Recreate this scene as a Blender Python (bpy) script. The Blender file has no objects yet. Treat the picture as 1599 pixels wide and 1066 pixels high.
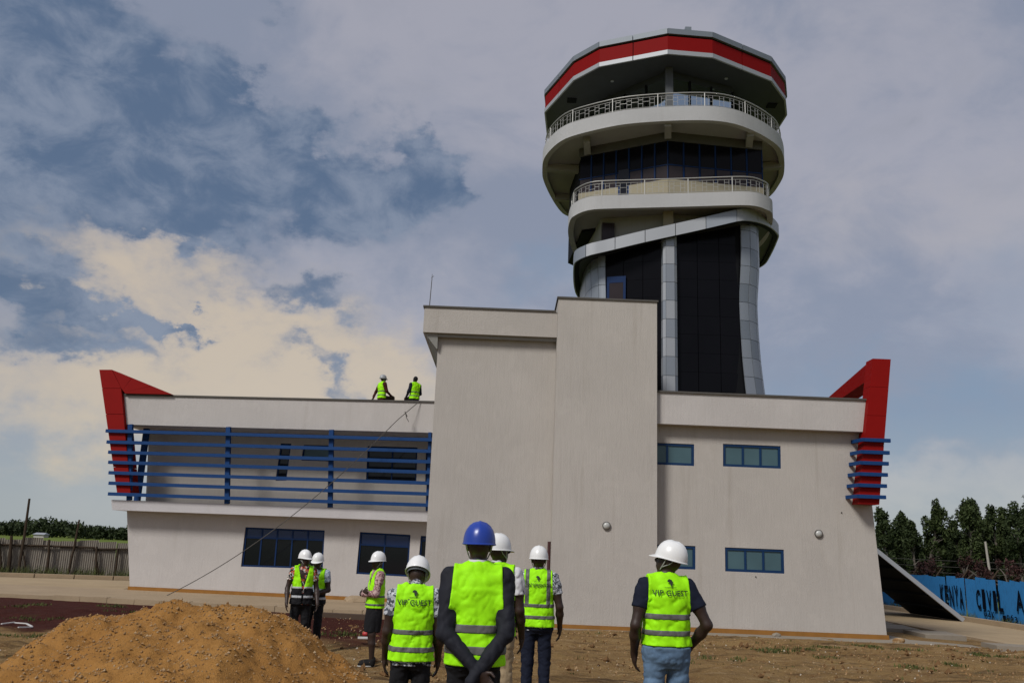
import bpy, bmesh, math, random
import numpy as np
from mathutils import Vector, Matrix, noise as mnoise
from mathutils.bvhtree import BVHTree
from mathutils.geometry import tessellate_polygon

random.seed(7); RNG = np.random.default_rng(7)
SC = bpy.context.scene
COL = SC.collection
R_ = math.radians

# ------------------------------------------------------------------ camera
CAMZ = 2.2
FPX, CX, CY = 1345.0, 799.5, 533.0            # focal length and centre in photo pixels
ROLL = R_(2.3); PITCH = R_(13.574)
_fw = Vector((0, math.cos(PITCH), math.sin(PITCH)))
_up0 = Vector((0, -math.sin(PITCH), math.cos(PITCH))); _rt0 = Vector((1, 0, 0))
_rt = _rt0 * math.cos(ROLL) + _up0 * math.sin(ROLL)
_up = _up0 * math.cos(ROLL) - _rt0 * math.sin(ROLL)
cam = bpy.data.cameras.new('camera'); camo = bpy.data.objects.new('camera', cam); COL.objects.link(camo)
m = Matrix((( _rt.x, _up.x, -_fw.x, 0), (_rt.y, _up.y, -_fw.y, 0), (_rt.z, _up.z, -_fw.z, CAMZ), (0, 0, 0, 1)))
camo.matrix_world = m
cam.sensor_width = 36; cam.lens = FPX / 1599 * 36; cam.clip_start = .1; cam.clip_end = 6000
SC.camera = camo

def ray(x, y): return _rt * ((x - CX) / FPX) - _up * ((y - CY) / FPX) + _fw
CAMP = Vector((0, 0, CAMZ))
def atY(x, y, Y): d = ray(x, y); return CAMP + d * (Y / d.y)
def atX(x, y, X): d = ray(x, y); return CAMP + d * (X / d.x)
def atZ(x, y, Z): d = ray(x, y); return CAMP + d * ((Z - CAMZ) / d.z)

# ------------------------------------------------------------------ view, world, sun
SC.view_settings.view_transform = 'Standard'; SC.view_settings.look = 'None'
SC.view_settings.gamma = 1; SC.view_settings.use_curve_mapping = False
EXPO = 0.95
SC.view_settings.exposure = EXPO
SC.cycles.max_bounces = 6; SC.cycles.diffuse_bounces = 3; SC.cycles.glossy_bounces = 3; SC.cycles.transparent_max_bounces = 8
SUN_DIR = Vector((-.52, -.62, .80)).normalized()      # towards the sun
sl = bpy.data.lights.new('sun', 'SUN'); so = bpy.data.objects.new('sun', sl); COL.objects.link(so)
sl.energy = 1.5; sl.angle = R_(14); sl.color = (1, .97, .92)
so.rotation_euler = SUN_DIR.to_track_quat('Z', 'Y').to_euler(); so.location = (-20, -20, 40)

W = bpy.data.worlds.new('World'); SC.world = W; W.use_nodes = True
def build_world():
    nt = W.node_tree; nt.nodes.clear(); N = nt.nodes; Lk = nt.links
    def val(sock, v):
        if hasattr(v, 'is_output') or isinstance(v, bpy.types.NodeSocket): Lk.new(v, sock)
        else: sock.default_value = v
    def M(op, a, b=0.0, c=None, clamp=False):
        n = N.new('ShaderNodeMath'); n.operation = op; n.use_clamp = clamp
        val(n.inputs[0], a); val(n.inputs[1], b)
        if c is not None: val(n.inputs[2], c)
        return n.outputs[0]
    def sstep(x, lo, hi):
        n = N.new('ShaderNodeMapRange'); n.interpolation_type = 'SMOOTHSTEP'
        val(n.inputs[0], x); n.inputs[1].default_value = lo; n.inputs[2].default_value = hi
        return n.outputs[0]
    def mix(f, a, b):
        n = N.new('ShaderNodeMix'); n.data_type = 'RGBA'
        val(n.inputs[0], f); val(n.inputs[6], a); val(n.inputs[7], b); return n.outputs[2]
    tc = N.new('ShaderNodeTexCoord')
    sep = N.new('ShaderNodeSeparateXYZ'); Lk.new(tc.outputs['Generated'], sep.inputs[0])
    x, y, z = sep.outputs
    az = M('ARCTAN2', x, y); el = M('ARCSINE', z)
    def noise(scale, detail, rough, dist=0, off=(0, 0, 0), sq=1.7):
        mp = N.new('ShaderNodeMapping'); Lk.new(tc.outputs['Generated'], mp.inputs[0]); mp.inputs['Location'].default_value = off; mp.inputs['Scale'].default_value = (1, 1, sq)
        n = N.new('ShaderNodeTexNoise'); Lk.new(mp.outputs[0], n.inputs['Vector'])
        n.inputs['Scale'].default_value = scale; n.inputs['Detail'].default_value = detail
        n.inputs['Roughness'].default_value = rough; n.inputs['Distortion'].default_value = dist
        return n.outputs['Fac']
    nA = noise(5.2, 10, .60, .3, (3.1, 1.7, .4))
    nB = noise(2.2, 5, .5, .2, (8.2, 4.4, 0))
    nC = noise(15, 8, .62, .4, (1.2, 9.3, 0), 1.4)
    def warp_noise(scale, detail, off):
        mp = N.new('ShaderNodeMapping'); Lk.new(tc.outputs['Generated'], mp.inputs[0]); mp.inputs['Location'].default_value = off; mp.inputs['Scale'].default_value = (1, 1, 1.5)
        n = N.new('ShaderNodeTexNoise'); Lk.new(mp.outputs[0], n.inputs['Vector']); n.inputs['Scale'].default_value = scale; n.inputs['Detail'].default_value = detail; n.inputs['Roughness'].default_value = .62
        sc_ = N.new('ShaderNodeSeparateColor'); Lk.new(n.outputs['Color'], sc_.inputs[0]); return sc_.outputs
    w1 = warp_noise(7, 3, (5.3, 2.2, 1.1)); w2 = warp_noise(24, 7, (1.7, 7.1, 3.3))
    azw = M('ADD', az, M('ADD', M('MULTIPLY', M('SUBTRACT', w1[0], .5), .20), M('MULTIPLY', M('SUBTRACT', w2[0], .5), .11)))
    elw = M('ADD', el, M('ADD', M('MULTIPLY', M('SUBTRACT', w1[1], .5), .14), M('MULTIPLY', M('SUBTRACT', w2[1], .5), .085)))
    def lobe(px, py, sx, sy, tilt, amp):
        d = ray(px, py).normalized(); a0 = math.atan2(d.x, d.y); e0 = math.asin(d.z)
        sx /= FPX; sy /= FPX; t = R_(tilt)
        da = M('MULTIPLY', M('SUBTRACT', azw, a0), math.cos(e0)); de = M('SUBTRACT', elw, e0)
        u = M('DIVIDE', M('ADD', M('MULTIPLY', da, math.cos(t)), M('MULTIPLY', de, math.sin(t))), sx)
        v = M('DIVIDE', M('SUBTRACT', M('MULTIPLY', de, math.cos(t)), M('MULTIPLY', da, math.sin(t))), sy)
        r2 = M('ADD', M('MULTIPLY', u, u), M('MULTIPLY', v, v))
        return M('MULTIPLY', M('EXPONENT', M('MULTIPLY', r2, -1.0)), amp)
    def total(ls):
        s = ls[0]
        for l in ls[1:]: s = M('ADD', s, l)
        return s
    dark = total([lobe(150, 130, 230, 110, -28, 1.05), lobe(390, 230, 150, 75, -30, 1.0), lobe(570, 280, 130, 60, -18, 1.3),
                  lobe(130, 270, 190, 70, -8, .55), lobe(285, 370, 90, 24, -8, .75), lobe(700, 258, 75, 32, -20, .75),
                  lobe(40, 455, 110, 40, -12, 1.0), lobe(160, 478, 26, 16, 0, .6), lobe(310, 505, 26, 7, 0, .5), lobe(248, 497, 55, 13, -8, 1.1), lobe(120, 540, 140, 22, 0, .5),
                  lobe(480, 470, 90, 26, -6, .6), lobe(-160, 200, 200, 160, 0, .7), lobe(495, 577, 70, 16, -14, .5),
                  lobe(435, 5, 40, 24, 0, .5), lobe(20, 240, 70, 60, 0, .3)])
    dsum = M('ADD', dark, M('ADD', M('MULTIPLY', M('SUBTRACT', nA, .5), 1.1), M('MULTIPLY', M('SUBTRACT', nC, .5), .55)))
    dmask = sstep(dsum, .22, .62); dmid = sstep(dsum, .0, .45)
    # softer, paler veil of cloud all over the sky
    veil = sstep(M('ADD', nB, M('MULTIPLY', M('SUBTRACT', nA, .5), .8)),   .38, .64)
    blue = total([lobe(1450, 640, 260, 90, -8, .8), lobe(840, 430, 70, 60, 0, .55), lobe(1590, 430, 120, 90, 0, .3)])
    bmask = sstep(M('ADD', blue, M('MULTIPLY', M('SUBTRACT', nA, .5), 1.3)), .1, .9)
    warm = total([lobe(180, 420, 330, 90, -6, .75), lobe(420, 580, 330, 90, -6, .9), lobe(60, 620, 260, 70, 0, .7), lobe(600, 600, 130, 60, 0, .4)])
    wmask = M('MULTIPLY', sstep(M('ADD', warm, M('ADD', M('MULTIPLY', M('SUBTRACT', nA, .5), 1.2), M('MULTIPLY', M('SUBTRACT', nC, .5), .5))), .10, 1.0), .88)
    pink = total([lobe(1480, 340, 230, 90, -10, .5), lobe(1450, 760, 320, 55, 0, .7), lobe(1100, 30, 300, 60, 0, .2)])
    pmask = sstep(M('ADD', pink, M('MULTIPLY', M('SUBTRACT', nA, .5), .9)), .1, 1.0)
    k = 10.0 / (2 ** EXPO)                                # colours below are picture values; background strength is 0.1
    def c(r, g, b): return (r * k, g * k, b * k, 1)
    base = mix(veil, c(.245, .272, .35), c(.365, .365, .42))
    base = mix(bmask, base, c(.20, .27, .375))
    base = mix(pmask, base, c(.43, .405, .42))
    hz = N.new('ShaderNodeMapRange'); val(hz.inputs[0], el); hz.inputs[1].default_value = .0; hz.inputs[2].default_value = .16
    hz.inputs[3].default_value = .75; hz.inputs[4].default_value = 0
    base = mix(hz.outputs[0], base, c(.37, .42, .43))
    base = mix(wmask, base, c(.60, .495, .365))
    dcol = mix(sstep(M('ADD', M('MULTIPLY', nC, .6), M('MULTIPLY', nA, .4)), .40, .62), c(.080, .128, .215), c(.215, .255, .335))
    clouds = mix(M('MULTIPLY', dmid, .55), base, c(.235, .262, .335)); clouds = mix(M('MULTIPLY', dmask, .93), clouds, dcol)
    sky = N.new('ShaderNodeTexSky'); sky.sky_type = 'NISHITA'; sky.sun_disc = False
    sky.sun_elevation = math.asin(SUN_DIR.z); sky.sun_rotation = math.atan2(SUN_DIR.x, SUN_DIR.y)
    allc = mix(.93, sky.outputs[0], clouds)
    bg = N.new('ShaderNodeBackground'); Lk.new(allc, bg.inputs[0]); bg.inputs[1].default_value = .1
    out = N.new('ShaderNodeOutputWorld'); Lk.new(bg.outputs[0], out.inputs[0])
build_world()
W.cycles.sampling_method = 'MANUAL'; W.cycles.sample_map_resolution = 256

# ------------------------------------------------------------------ helpers
def shade(o, smooth=False):
    if smooth:
        o.data.polygons.foreach_set('use_smooth', [True] * len(o.data.polygons)); o.data.update()
    return o
def link(name, me, mat=None, parent=None):
    o = bpy.data.objects.new(name, me); COL.objects.link(o)
    if mat is not None:
        me.materials.clear()
        for mm in (mat if isinstance(mat, (list, tuple)) else [mat]): me.materials.append(mm)
    if parent is not None:
        o.parent = parent; o.matrix_parent_inverse = world_mat(parent).inverted()
    return o
def world_mat(o):
    mt = o.matrix_basis.copy()
    if o.parent: mt = world_mat(o.parent) @ o.matrix_parent_inverse @ mt
    return mt
def obj(name, bm, mat=None, parent=None, smooth=False):
    me = bpy.data.meshes.new(name); bm.normal_update(); bm.to_mesh(me); bm.free()
    o = link(name, me, mat, parent); return shade(o, smooth)
def from_data(name, v, f, mat=None, parent=None, smooth=False):
    me = bpy.data.meshes.new(name); me.from_pydata([tuple(p) for p in v], [], [tuple(q) for q in f]); me.update()
    o = link(name, me, mat, parent); return shade(o, smooth)
def empty(name, loc=(0, 0, 0), rz=0):
    o = bpy.data.objects.new(name, None); COL.objects.link(o); o.empty_display_size = .2
    o.matrix_basis = Matrix.Translation(loc) @ Matrix.Rotation(rz, 4, 'Z'); return o
def tag(o, label=None, cat=None, group=None, kind=None):
    if label: o['label'] = label
    if cat: o['category'] = cat
    if group: o['group'] = group
    if kind: o['kind'] = kind
    return o
def B(): return bmesh.new()
def hexa(bm, p):
    """p: 8 points, 0-3 bottom loop, 4-7 top loop"""
    v = [bm.verts.new(q) for q in p]
    for f in ((3, 2, 1, 0), (4, 5, 6, 7), (0, 1, 5, 4), (1, 2, 6, 5), (2, 3, 7, 6), (3, 0, 4, 7)):
        bm.faces.new([v[i] for i in f])
    return bm
def bx(bm, x0, x1, y0, y1, z0, z1, T=None):
    p = [Vector(q) for q in ((x0, y0, z0), (x1, y0, z0), (x1, y1, z0), (x0, y1, z0), (x0, y0, z1), (x1, y0, z1), (x1, y1, z1), (x0, y1, z1))]
    if T: p = [T(*q) for q in p]
    return hexa(bm, p)
def beam(bm, p0, p1, w, h, up=(0, 0, 1)):
    p0 = Vector(p0); p1 = Vector(p1); d = (p1 - p0).normalized(); up = Vector(up)
    s = d.cross(up)
    if s.length < 1e-4: s = d.cross(Vector((1, 0, 0)))
    s.normalize(); u = s.cross(d).normalized(); s *= w / 2; u *= h / 2
    return hexa(bm, [p0 - s - u, p0 + s - u, p1 + s - u, p1 - s - u, p0 - s + u, p0 + s + u, p1 + s + u, p1 - s + u])
def tube(bm, pts, r, n=8, cap=True):
    pts = [Vector(p) for p in pts]; rr = r if isinstance(r, (list, tuple)) else [r] * len(pts)
    rings = []; ref = None
    for i, p in enumerate(pts):
        d = (pts[min(i + 1, len(pts) - 1)] - pts[max(i - 1, 0)]).normalized()
        if ref is None: ref = Vector((0, 0, 1)) if abs(d.z) < .9 else Vector((1, 0, 0))
        s = d.cross(ref).normalized(); u = s.cross(d)
        rings.append([bm.verts.new(p + (s * math.cos(2 * math.pi * k / n) + u * math.sin(2 * math.pi * k / n)) * rr[i]) for k in range(n)])
    for a, b in zip(rings, rings[1:]):
        for k in range(n): bm.faces.new((a[k], b[k], b[(k + 1) % n], a[(k + 1) % n]))
    if cap:
        bm.faces.new(rings[0]); bm.faces.new(list(reversed(rings[-1])))
    return bm
def ngon(bm, pts, flip=False):
    v = [bm.verts.new(p) for p in pts]
    return bm.faces.new(list(reversed(v)) if flip else v)

# ------------------------------------------------------------------ materials
MATS = {}
class NB:
    def __init__(s, name):
        s.m = bpy.data.materials.new(name); s.m.use_nodes = True; s.nt = s.m.node_tree; s.N = s.nt.nodes; s.L = s.nt.links
        s.p = s.N['Principled BSDF']; MATS[name] = s.m; s.tc = None
    def val(s, sock, v):
        if isinstance(v, bpy.types.NodeSocket): s.L.new(v, sock)
        else: sock.default_value = v
    def co(s, scale=(1, 1, 1), kind='Object'):
        t = s.N.new('ShaderNodeTexCoord'); mp = s.N.new('ShaderNodeMapping'); s.L.new(t.outputs[kind], mp.inputs[0])
        mp.inputs['Scale'].default_value = scale; return mp.outputs[0]
    def noise(s, scale, detail=4, rough=.55, vec=None, dist=0):
        n = s.N.new('ShaderNodeTexNoise'); s.L.new(vec if vec is not None else s.co(), n.inputs['Vector'])
        n.inputs['Scale'].default_value = scale; n.inputs['Detail'].default_value = detail; n.inputs['Roughness'].default_value = rough
        n.inputs['Distortion'].default_value = dist; return n.outputs['Fac']
    def vor(s, scale, vec=None, feat='F1', out='Distance'):
        n = s.N.new('ShaderNodeTexVoronoi'); n.feature = feat; s.L.new(vec if vec is not None else s.co(), n.inputs['Vector'])
        n.inputs['Scale'].default_value = scale; return n.outputs[out]
    def ramp(s, f, stops):
        n = s.N.new('ShaderNodeValToRGB'); s.val(n.inputs[0], f); e = n.color_ramp.elements
        while len(e) < len(stops): e.new(.5)
        for i, (pos, c) in enumerate(stops):
            e[i].position = pos; e[i].color = (*c, 1) if len(c) == 3 else c
        return n.outputs[0]
    def mix(s, f, a, b, mode='MIX'):
        n = s.N.new('ShaderNodeMix'); n.data_type = 'RGBA'; n.blend_type = mode
        s.val(n.inputs[0], f)
        for i, v in ((6, a), (7, b)): s.val(n.inputs[i], v if isinstance(v, bpy.types.NodeSocket) else ((*v, 1) if len(v) == 3 else v))
        return n.outputs[2]
    def math(s, op, a, b=0.0):
        n = s.N.new('ShaderNodeMath'); n.operation = op; s.val(n.inputs[0], a); s.val(n.inputs[1], b); return n.outputs[0]
    def step(s, x, lo, hi):
        n = s.N.new('ShaderNodeMapRange'); n.interpolation_type = 'SMOOTHSTEP'; s.val(n.inputs[0], x)
        n.inputs[1].default_value = lo; n.inputs[2].default_value = hi; return n.outputs[0]
    def bump(s, h, strength=.3, dist=.02):
        n = s.N.new('ShaderNodeBump'); s.val(n.inputs['Height'], h); n.inputs['Strength'].default_value = strength; n.inputs['Distance'].default_value = dist
        s.L.new(n.outputs[0], s.p.inputs['Normal']); return s
    def set(s, color=None, rough=None, metal=None, spec=None):
        if color is not None: s.val(s.p.inputs['Base Color'], color if isinstance(color, bpy.types.NodeSocket) else (*color, 1))
        if rough is not None: s.val(s.p.inputs['Roughness'], rough)
        if metal is not None: s.p.inputs['Metallic'].default_value = metal
        if spec is not None: s.p.inputs['Specular IOR Level'].default_value = spec
        return s
def simple(name, color, rough=.6, metal=0, var=.12, scale=6, spec=.5, bump=0):
    b = NB(name); n = b.noise(scale, 5)
    b.set(b.mix(n, tuple(c * (1 - var) for c in color), tuple(min(1, c * (1 + var)) for c in color)), rough, metal, spec)
    if bump: b.bump(b.noise(scale * 8, 4), bump, .01)
    return b.m

def wall_mat(name, c, streak=1.0):
    b = NB(name)
    v = b.noise(5, 6, .6, b.co((4.5, 4.5, .35)))          # trowelled vertical streaks
    g = b.noise(60, 3, .6, b.co((1, 1, .35)))
    big = b.noise(.5, 4, .55)
    drip = b.noise(1.3, 5, .6, b.co((2.2, 2.2, .12)))
    col = b.mix(big, tuple(q * .86 for q in c), tuple(q * 1.1 for q in c))
    col = b.mix(b.math('MULTIPLY', b.step(v, .42, .75), .16 * streak), col, tuple(q * .62 for q in c))
    col = b.mix(b.math('MULTIPLY', b.step(drip, .55, .75), .30 * streak), col, tuple(q * s for q, s in zip(c, (.62, .58, .52))))
    pat = b.noise(1.7, 3, .5, b.co((1, 1, .8)), .8)
    col = b.mix(b.math('MULTIPLY', b.step(pat, .58, .64), .10), col, tuple(min(1, q * 1.25) for q in c))
    sp = b.noise(90, 2, .5); col = b.mix(b.math('MULTIPLY', b.step(sp, .60, .72), .25), col, tuple(q * .55 for q in c))
    b.set(col, .92, 0, .2)
    b.bump(b.math('ADD', b.math('MULTIPLY', v, .5), b.math('MULTIPLY', g, .9)), .6, .02)
    return b.m
M_WALL = wall_mat('stucco', (.45, .417, .382))
M_WALL2 = wall_mat('stucco_light', (.49, .46, .44), .6)
M_SLAB = wall_mat('slab_paint', (.55, .53, .54), .4)
M_TOWERW = wall_mat('tower_render', (.43, .43, .435), .5)
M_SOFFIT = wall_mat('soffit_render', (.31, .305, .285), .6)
M_BEIGE = wall_mat('beige_render', (.33, .295, .215), 1.0)
M_OCHRE = simple('ochre_plinth', (.27, .125, .03), .85, 0, .3, 3, .2, .3)
M_CAP = simple('coping', (.075, .068, .06), .8, 0, .3, 4)
M_BLUE = simple('blue_steel', (.006, .042, .150), .6, 0, .18, 9, .2)
M_DBLUE = simple('blue_frame', (.005, .022, .080), .6, 0, .15, 9, .15)
M_RED = simple('red_panel', (.22, .004, .003), .65, 0, .10, 3, .12)
M_REDC = simple('crown_red', (.20, .003, .003), .7, 0, .08, 2, .1)
M_ALU = NB('aluminium_panel').set((.26, .285, .32), .42, .4).m
M_ALU2 = NB('aluminium_white').set((.33, .345, .37), .5, .2).m
M_ALU3 = NB('aluminium_dark').set((.20, .225, .255), .4, .45).m
M_STEEL = NB('stainless_rail').set((.36, .355, .335), .45, .5).m
M_DARK = simple('dark_joint', (.005, .0055, .007), .7, spec=.1)
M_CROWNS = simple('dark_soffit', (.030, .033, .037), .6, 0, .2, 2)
M_CROWNG = simple('crown_trim', (.17, .195, .225), .55, .2, .1, 2)
def glass_dark(name, c, rough=.06, spec=.5):
    b = NB(name); n = b.noise(.9, 3)
    b.set(b.mix(n, tuple(q * .7 for q in c), tuple(q * 1.3 for q in c)), rough, 0, spec)
    b.bump(b.noise(.8, 2), .02, .05); return b.m
M_GLASS = glass_dark('tower_glass', (.0045, .0045, .006), .16, .10)
M_WGLASS = glass_dark('window_glass', (.006, .007, .010), .08, .3)
M_FROST = glass_dark('frosted_glass', (.062, .115, .135), .3, .35)
M_RFRAME = simple('navy_frame', (.005, .030, .092), .5, 0, .15, 9, .25)
M_DUSK = glass_dark('tint_reflection_glass', (.030, .023, .025), .2, .2)  # mauve tint for small windows; on the drum it paints in a reflection
def cab_glass():
    b = NB('cab_glass'); N, L = b.N, b.L
    tr = N.new('ShaderNodeBsdfTransparent'); tr.inputs[0].default_value = (.30, .36, .40, 1)
    gl = N.new('ShaderNodeBsdfGlossy'); gl.inputs['Roughness'].default_value = .03; gl.inputs[0].default_value = (.80, .92, 1, 1)
    lw0 = N.new('ShaderNodeFresnel'); lw0.inputs[0].default_value = 1.45; lw = N.new('ShaderNodeMath'); lw.operation = 'MAXIMUM'; L.new(lw0.outputs[0], lw.inputs[0]); lw.inputs[1].default_value = .62
    mx = N.new('ShaderNodeMixShader'); L.new(lw.outputs[0], mx.inputs[0]); L.new(tr.outputs[0], mx.inputs[1]); L.new(gl.outputs[0], mx.inputs[2])
    L.new(mx.outputs[0], N['Material Output'].inputs[0]); return b.m
M_CABG = cab_glass()
def concrete(name, c):
    b = NB(name); a = b.noise(.8, 6, .65); f = b.noise(14, 5, .7)
    col = b.mix(a, tuple(q * .7 for q in c), tuple(q * 1.2 for q in c)); col = b.mix(b.math('MULTIPLY', b.step(f, .5, .75), .4), col, tuple(q * .55 for q in c))
    b.set(col, .9, 0, .2).bump(f, .4, .02); return b.m
M_CONC = concrete('concrete', (.34, .255, .165))
M_CONCG = concrete('concrete_grey', (.25, .215, .17))
M_PATH = concrete('path_concrete', (.36, .27, .165))
# ------------------------------------------------------------------ ground
def smooth(a, b, x):
    t = np.clip((np.asarray(x, float) - a) / (b - a), 0, 1); return t * t * (3 - 2 * t)
def gz(x, y):
    x = np.asarray(x, float); y = np.asarray(y, float)
    z = np.interp(y, [0, 8, 11, 15, 17.5, 24, 26, 31, 60], [.55, .55, .42, .33, .25, .13, .10, .10, .06])
    z = z + .10 * smooth(-1, -6, x) * smooth(20, 27, y)
    z = z - .08 * smooth(12, 16, x) * smooth(10, 26, y)
    return z
def fnoise(x, y, s, seed=0):
    return mnoise.fractal(Vector((x * s + seed, y * s - seed, seed * .37)), 1.0, 2.0, 5)
def gzf(x, y): return float(gz(x, y))
def ground_h(x, y):
    a = .075 if y < 24.5 else .012
    return gzf(x, y) + a * fnoise(x, y, .7, 3) + a * .55 * fnoise(x, y, 3.1, 9)

def axis(lo, hi, step, far):
    a = list(np.arange(lo, hi + 1e-6, step)); s = step
    l = [lo]; 
    while l[-1] > -far: s *= 1.45; l.append(l[-1] - s)
    s = step; r = [hi]
    while r[-1] < far: s *= 1.45; r.append(r[-1] + s)
    return np.array(list(reversed(l[1:])) + a + r[1:])
def build_ground():
    xs = axis(-17, 19, .16, 4200); ys = axis(9, 34, .14, 4200)
    Xg, Yg = np.meshgrid(xs, ys); Z = gz(Xg, Yg)
    nx, ny = len(xs), len(ys)
    for j in range(ny):
        for i in range(nx):
            x, y = xs[i], ys[j]
            if -17 <= x <= 19 and 9 <= y <= 34:
                a = .075 if y < 24.5 else .012
                if x > 14.5: a = .01
                Z[j, i] += a * fnoise(x, y, .7, 3) + a * .55 * fnoise(x, y, 3.1, 9)
    v = np.stack([Xg, Yg, Z], -1).reshape(-1, 3)
    idx = np.arange(nx * ny).reshape(ny, nx)
    f = np.stack([idx[:-1, :-1], idx[:-1, 1:], idx[1:, 1:], idx[1:, :-1]], -1).reshape(-1, 4)
    b = NB('ground_dirt')
    geo = b.N.new('ShaderNodeNewGeometry'); sp = b.N.new('ShaderNodeSeparateXYZ'); b.L.new(geo.outputs['Position'], sp.inputs[0])
    px, py, pz = sp.outputs; pv = geo.outputs['Position']
    n1 = b.noise(.55, 6, .6, pv, .4); n2 = b.noise(3.2, 7, .65, pv); n3 = b.noise(26, 5, .7, pv)
    dirt = b.mix(n1, (.165, .095, .034), (.33, .215, .090))
    dirt = b.mix(b.math('MULTIPLY', b.step(n2, .45, .7), .7), dirt, (.13, .066, .028))
    dirt = b.mix(b.math('MULTIPLY', b.step(n3, .53, .68), .75), dirt, (.42, .30, .17))
    n6 = b.noise(60, 4, .7, pv); dirt = b.mix(b.math('MULTIPLY', b.step(n6, .54, .66), .6), dirt, (.075, .042, .02))
    st = b.N.new('ShaderNodeMapping'); b.L.new(pv, st.inputs[0]); st.inputs['Scale'].default_value = (.35, 1.5, 1)
    n4 = b.noise(1.2, 7, .65, st.outputs[0], .6); n5 = b.noise(2.4, 6, .7, st.outputs[0])
    dirt = b.mix(b.math('MULTIPLY', b.step(n4, .50, .66), .85), dirt, (.060, .034, .016))
    dirt = b.mix(b.math('MULTIPLY', b.step(n5, .56, .70), .6), dirt, (.36, .27, .16))
    # dark red soil left of the middle of the yard, between the heap and the apron
    red = b.mix(n2, (.034, .010, .008), (.072, .021, .014))
    edge = b.math('MULTIPLY', b.math('SUBTRACT', n1, .5), 5.0)
    mk = b.math('MULTIPLY', b.step(b.math('ADD', py, edge), 17.6, 19.4), b.step(b.math('ADD', px, edge), .6, -2.6))
    mk = b.math('MULTIPLY', mk, b.step(py, 46, 40))
    dirt = b.mix(mk, dirt, red)
    # sparse grass
    gr = b.noise(1.1, 5, .6, pv); gm = b.math('MULTIPLY', b.step(gr, .60, .70), b.step(n3, .42, .62))
    dirt = b.mix(b.math('MULTIPLY', gm, .55), dirt, (.05, .075, .012))
    field = b.mix(n2, (.075, .115, .018), (.15, .18, .04))
    fm = b.math('ADD', b.step(py, 40, 47), b.step(px, 20.6, 22)); fm = b.math('MINIMUM', fm, 1.0)
    fm = b.math('MAXIMUM', fm, b.step(px, -21, -24))
    b.set(b.mix(fm, dirt, field), .97, 0, .1)
    b.bump(b.math('ADD', b.math('MULTIPLY', n2, .7), b.math('MULTIPLY', n3, .6)), 1.0, .07)
    o = from_data('ground', v, f, b.m, None, True); tag(o, kind='structure')
build_ground()

def slab_poly(name, pts, z0, z1, mat, parent=None, kind=None):
    bm = B(); n = len(pts); lo = [bm.verts.new((p[0], p[1], z0)) for p in pts]; hi = [bm.verts.new((p[0], p[1], z1)) for p in pts]
    bm.faces.new(hi); bm.faces.new(list(reversed(lo)))
    for i in range(n): bm.faces.new((lo[i], lo[(i + 1) % n], hi[(i + 1) % n], hi[i]))
    bmesh.ops.recalc_face_normals(bm, faces=bm.faces)
    o = obj(name, bm, mat, parent)
    if kind: tag(o, kind=kind)
    return o
# concrete apron round the left wing, access road, ledge under the right wing, right-hand path
apron = slab_poly('apron', [(-19, 27.6), (-13.4, 27.2), (-9, 26.6), (-2.2, 25.6), (-2.2, 32), (-19, 32)], -.1, .31, M_CONC, kind='structure')
for i in range(13):                                                     # edging kerb stones along the apron
    t0, t1 = i / 13, (i + .985) / 13
    P = lambda t: Vector((-13.4 + 11.2 * t, 27.2 - 1.6 * t, 0)) + Vector((0, -.12, 0))
    bm = B(); beam(bm, P(t0) + Vector((0, 0, .19)), P(t1) + Vector((0, 0, .19 + .012 * math.sin(i * 2.1))), .2, .32); o = obj('kerb_stone', bm, M_CONC, apron)
road = slab_poly('road', [(-70, 28.0), (-19.2, 27.7), (-13.6, 32.2), (-13.6, 38.5), (-24, 36.2), (-70, 36.2)], -.1, .295, M_PATH, kind='structure')
for i in range(16):
    x0 = -36 + i * 1.5
    y0 = 36.5 + max(0, (x0 + 24)) * .22; y1 = 36.5 + max(0, (x0 + 25.46)) * .22
    bm = B(); beam(bm, (x0, y0, .33), (x0 + 1.46, y1, .33), .3, .26); obj('kerb_stone', bm, M_CONC, road)
ledge = slab_poly('plinth_ledge', [(.9, 24.75), (11.6, 24.95), (13.1, 24.6), (13.2, 25.3), (11.9, 26.3), (11.9, 27.5), (.9, 27.5)], -.1, .115, M_CONCG, kind='structure')
path = slab_poly('path', [(14.9, 9), (19.2, 9), (19.2, 62), (15.3, 62)], -.1, .062, M_PATH, kind='structure')
for i in range(22):
    y0 = 16 + i * 1.6
    bm = B(); beam(bm, (19.36, y0, .12), (19.36, y0 + 1.57, .12), .3, .24); obj('kerb_stone', bm, M_CONC, path)
for i in range(16):
    y0 = 17 + i * 1.6
    bm = B(); beam(bm, (14.75, y0, .04), (14.75, y0 + 1.56, .04), .16, .16); obj('kerb_stone', bm, M_CONC, path)
slabs = [((12.4, 29.3), (13.6, 29.2), (13.9, 31.2), (12.6, 31.3)), ((12.9, 27.4), (14.1, 27.3), (14.3, 29.0), (13.0, 29.1)), ((12.5, 31.6), (13.8, 31.5), (14.1, 33.6), (12.6, 33.7)),
         ((13.35, 24.3), (14.55, 23.9), (14.5, 24.9), (13.4, 25.2))]
sl_lab = ['grey concrete slab lying farther back beside the right wing, middle one of the row', 'grey concrete slab nearest the right wing corner beside the path', 'grey concrete slab farthest back in the row beside the path', 'flat pale concrete slab lying alone in the dirt by the path edge']
for q, lab in zip(slabs, sl_lab):
    zz = gzf(q[0][0], q[0][1]); o = slab_poly('concrete_slab', q, zz - .05, zz + .11, M_CONCG); tag(o, lab, 'slab', 'loose concrete slabs right of the building')

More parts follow.
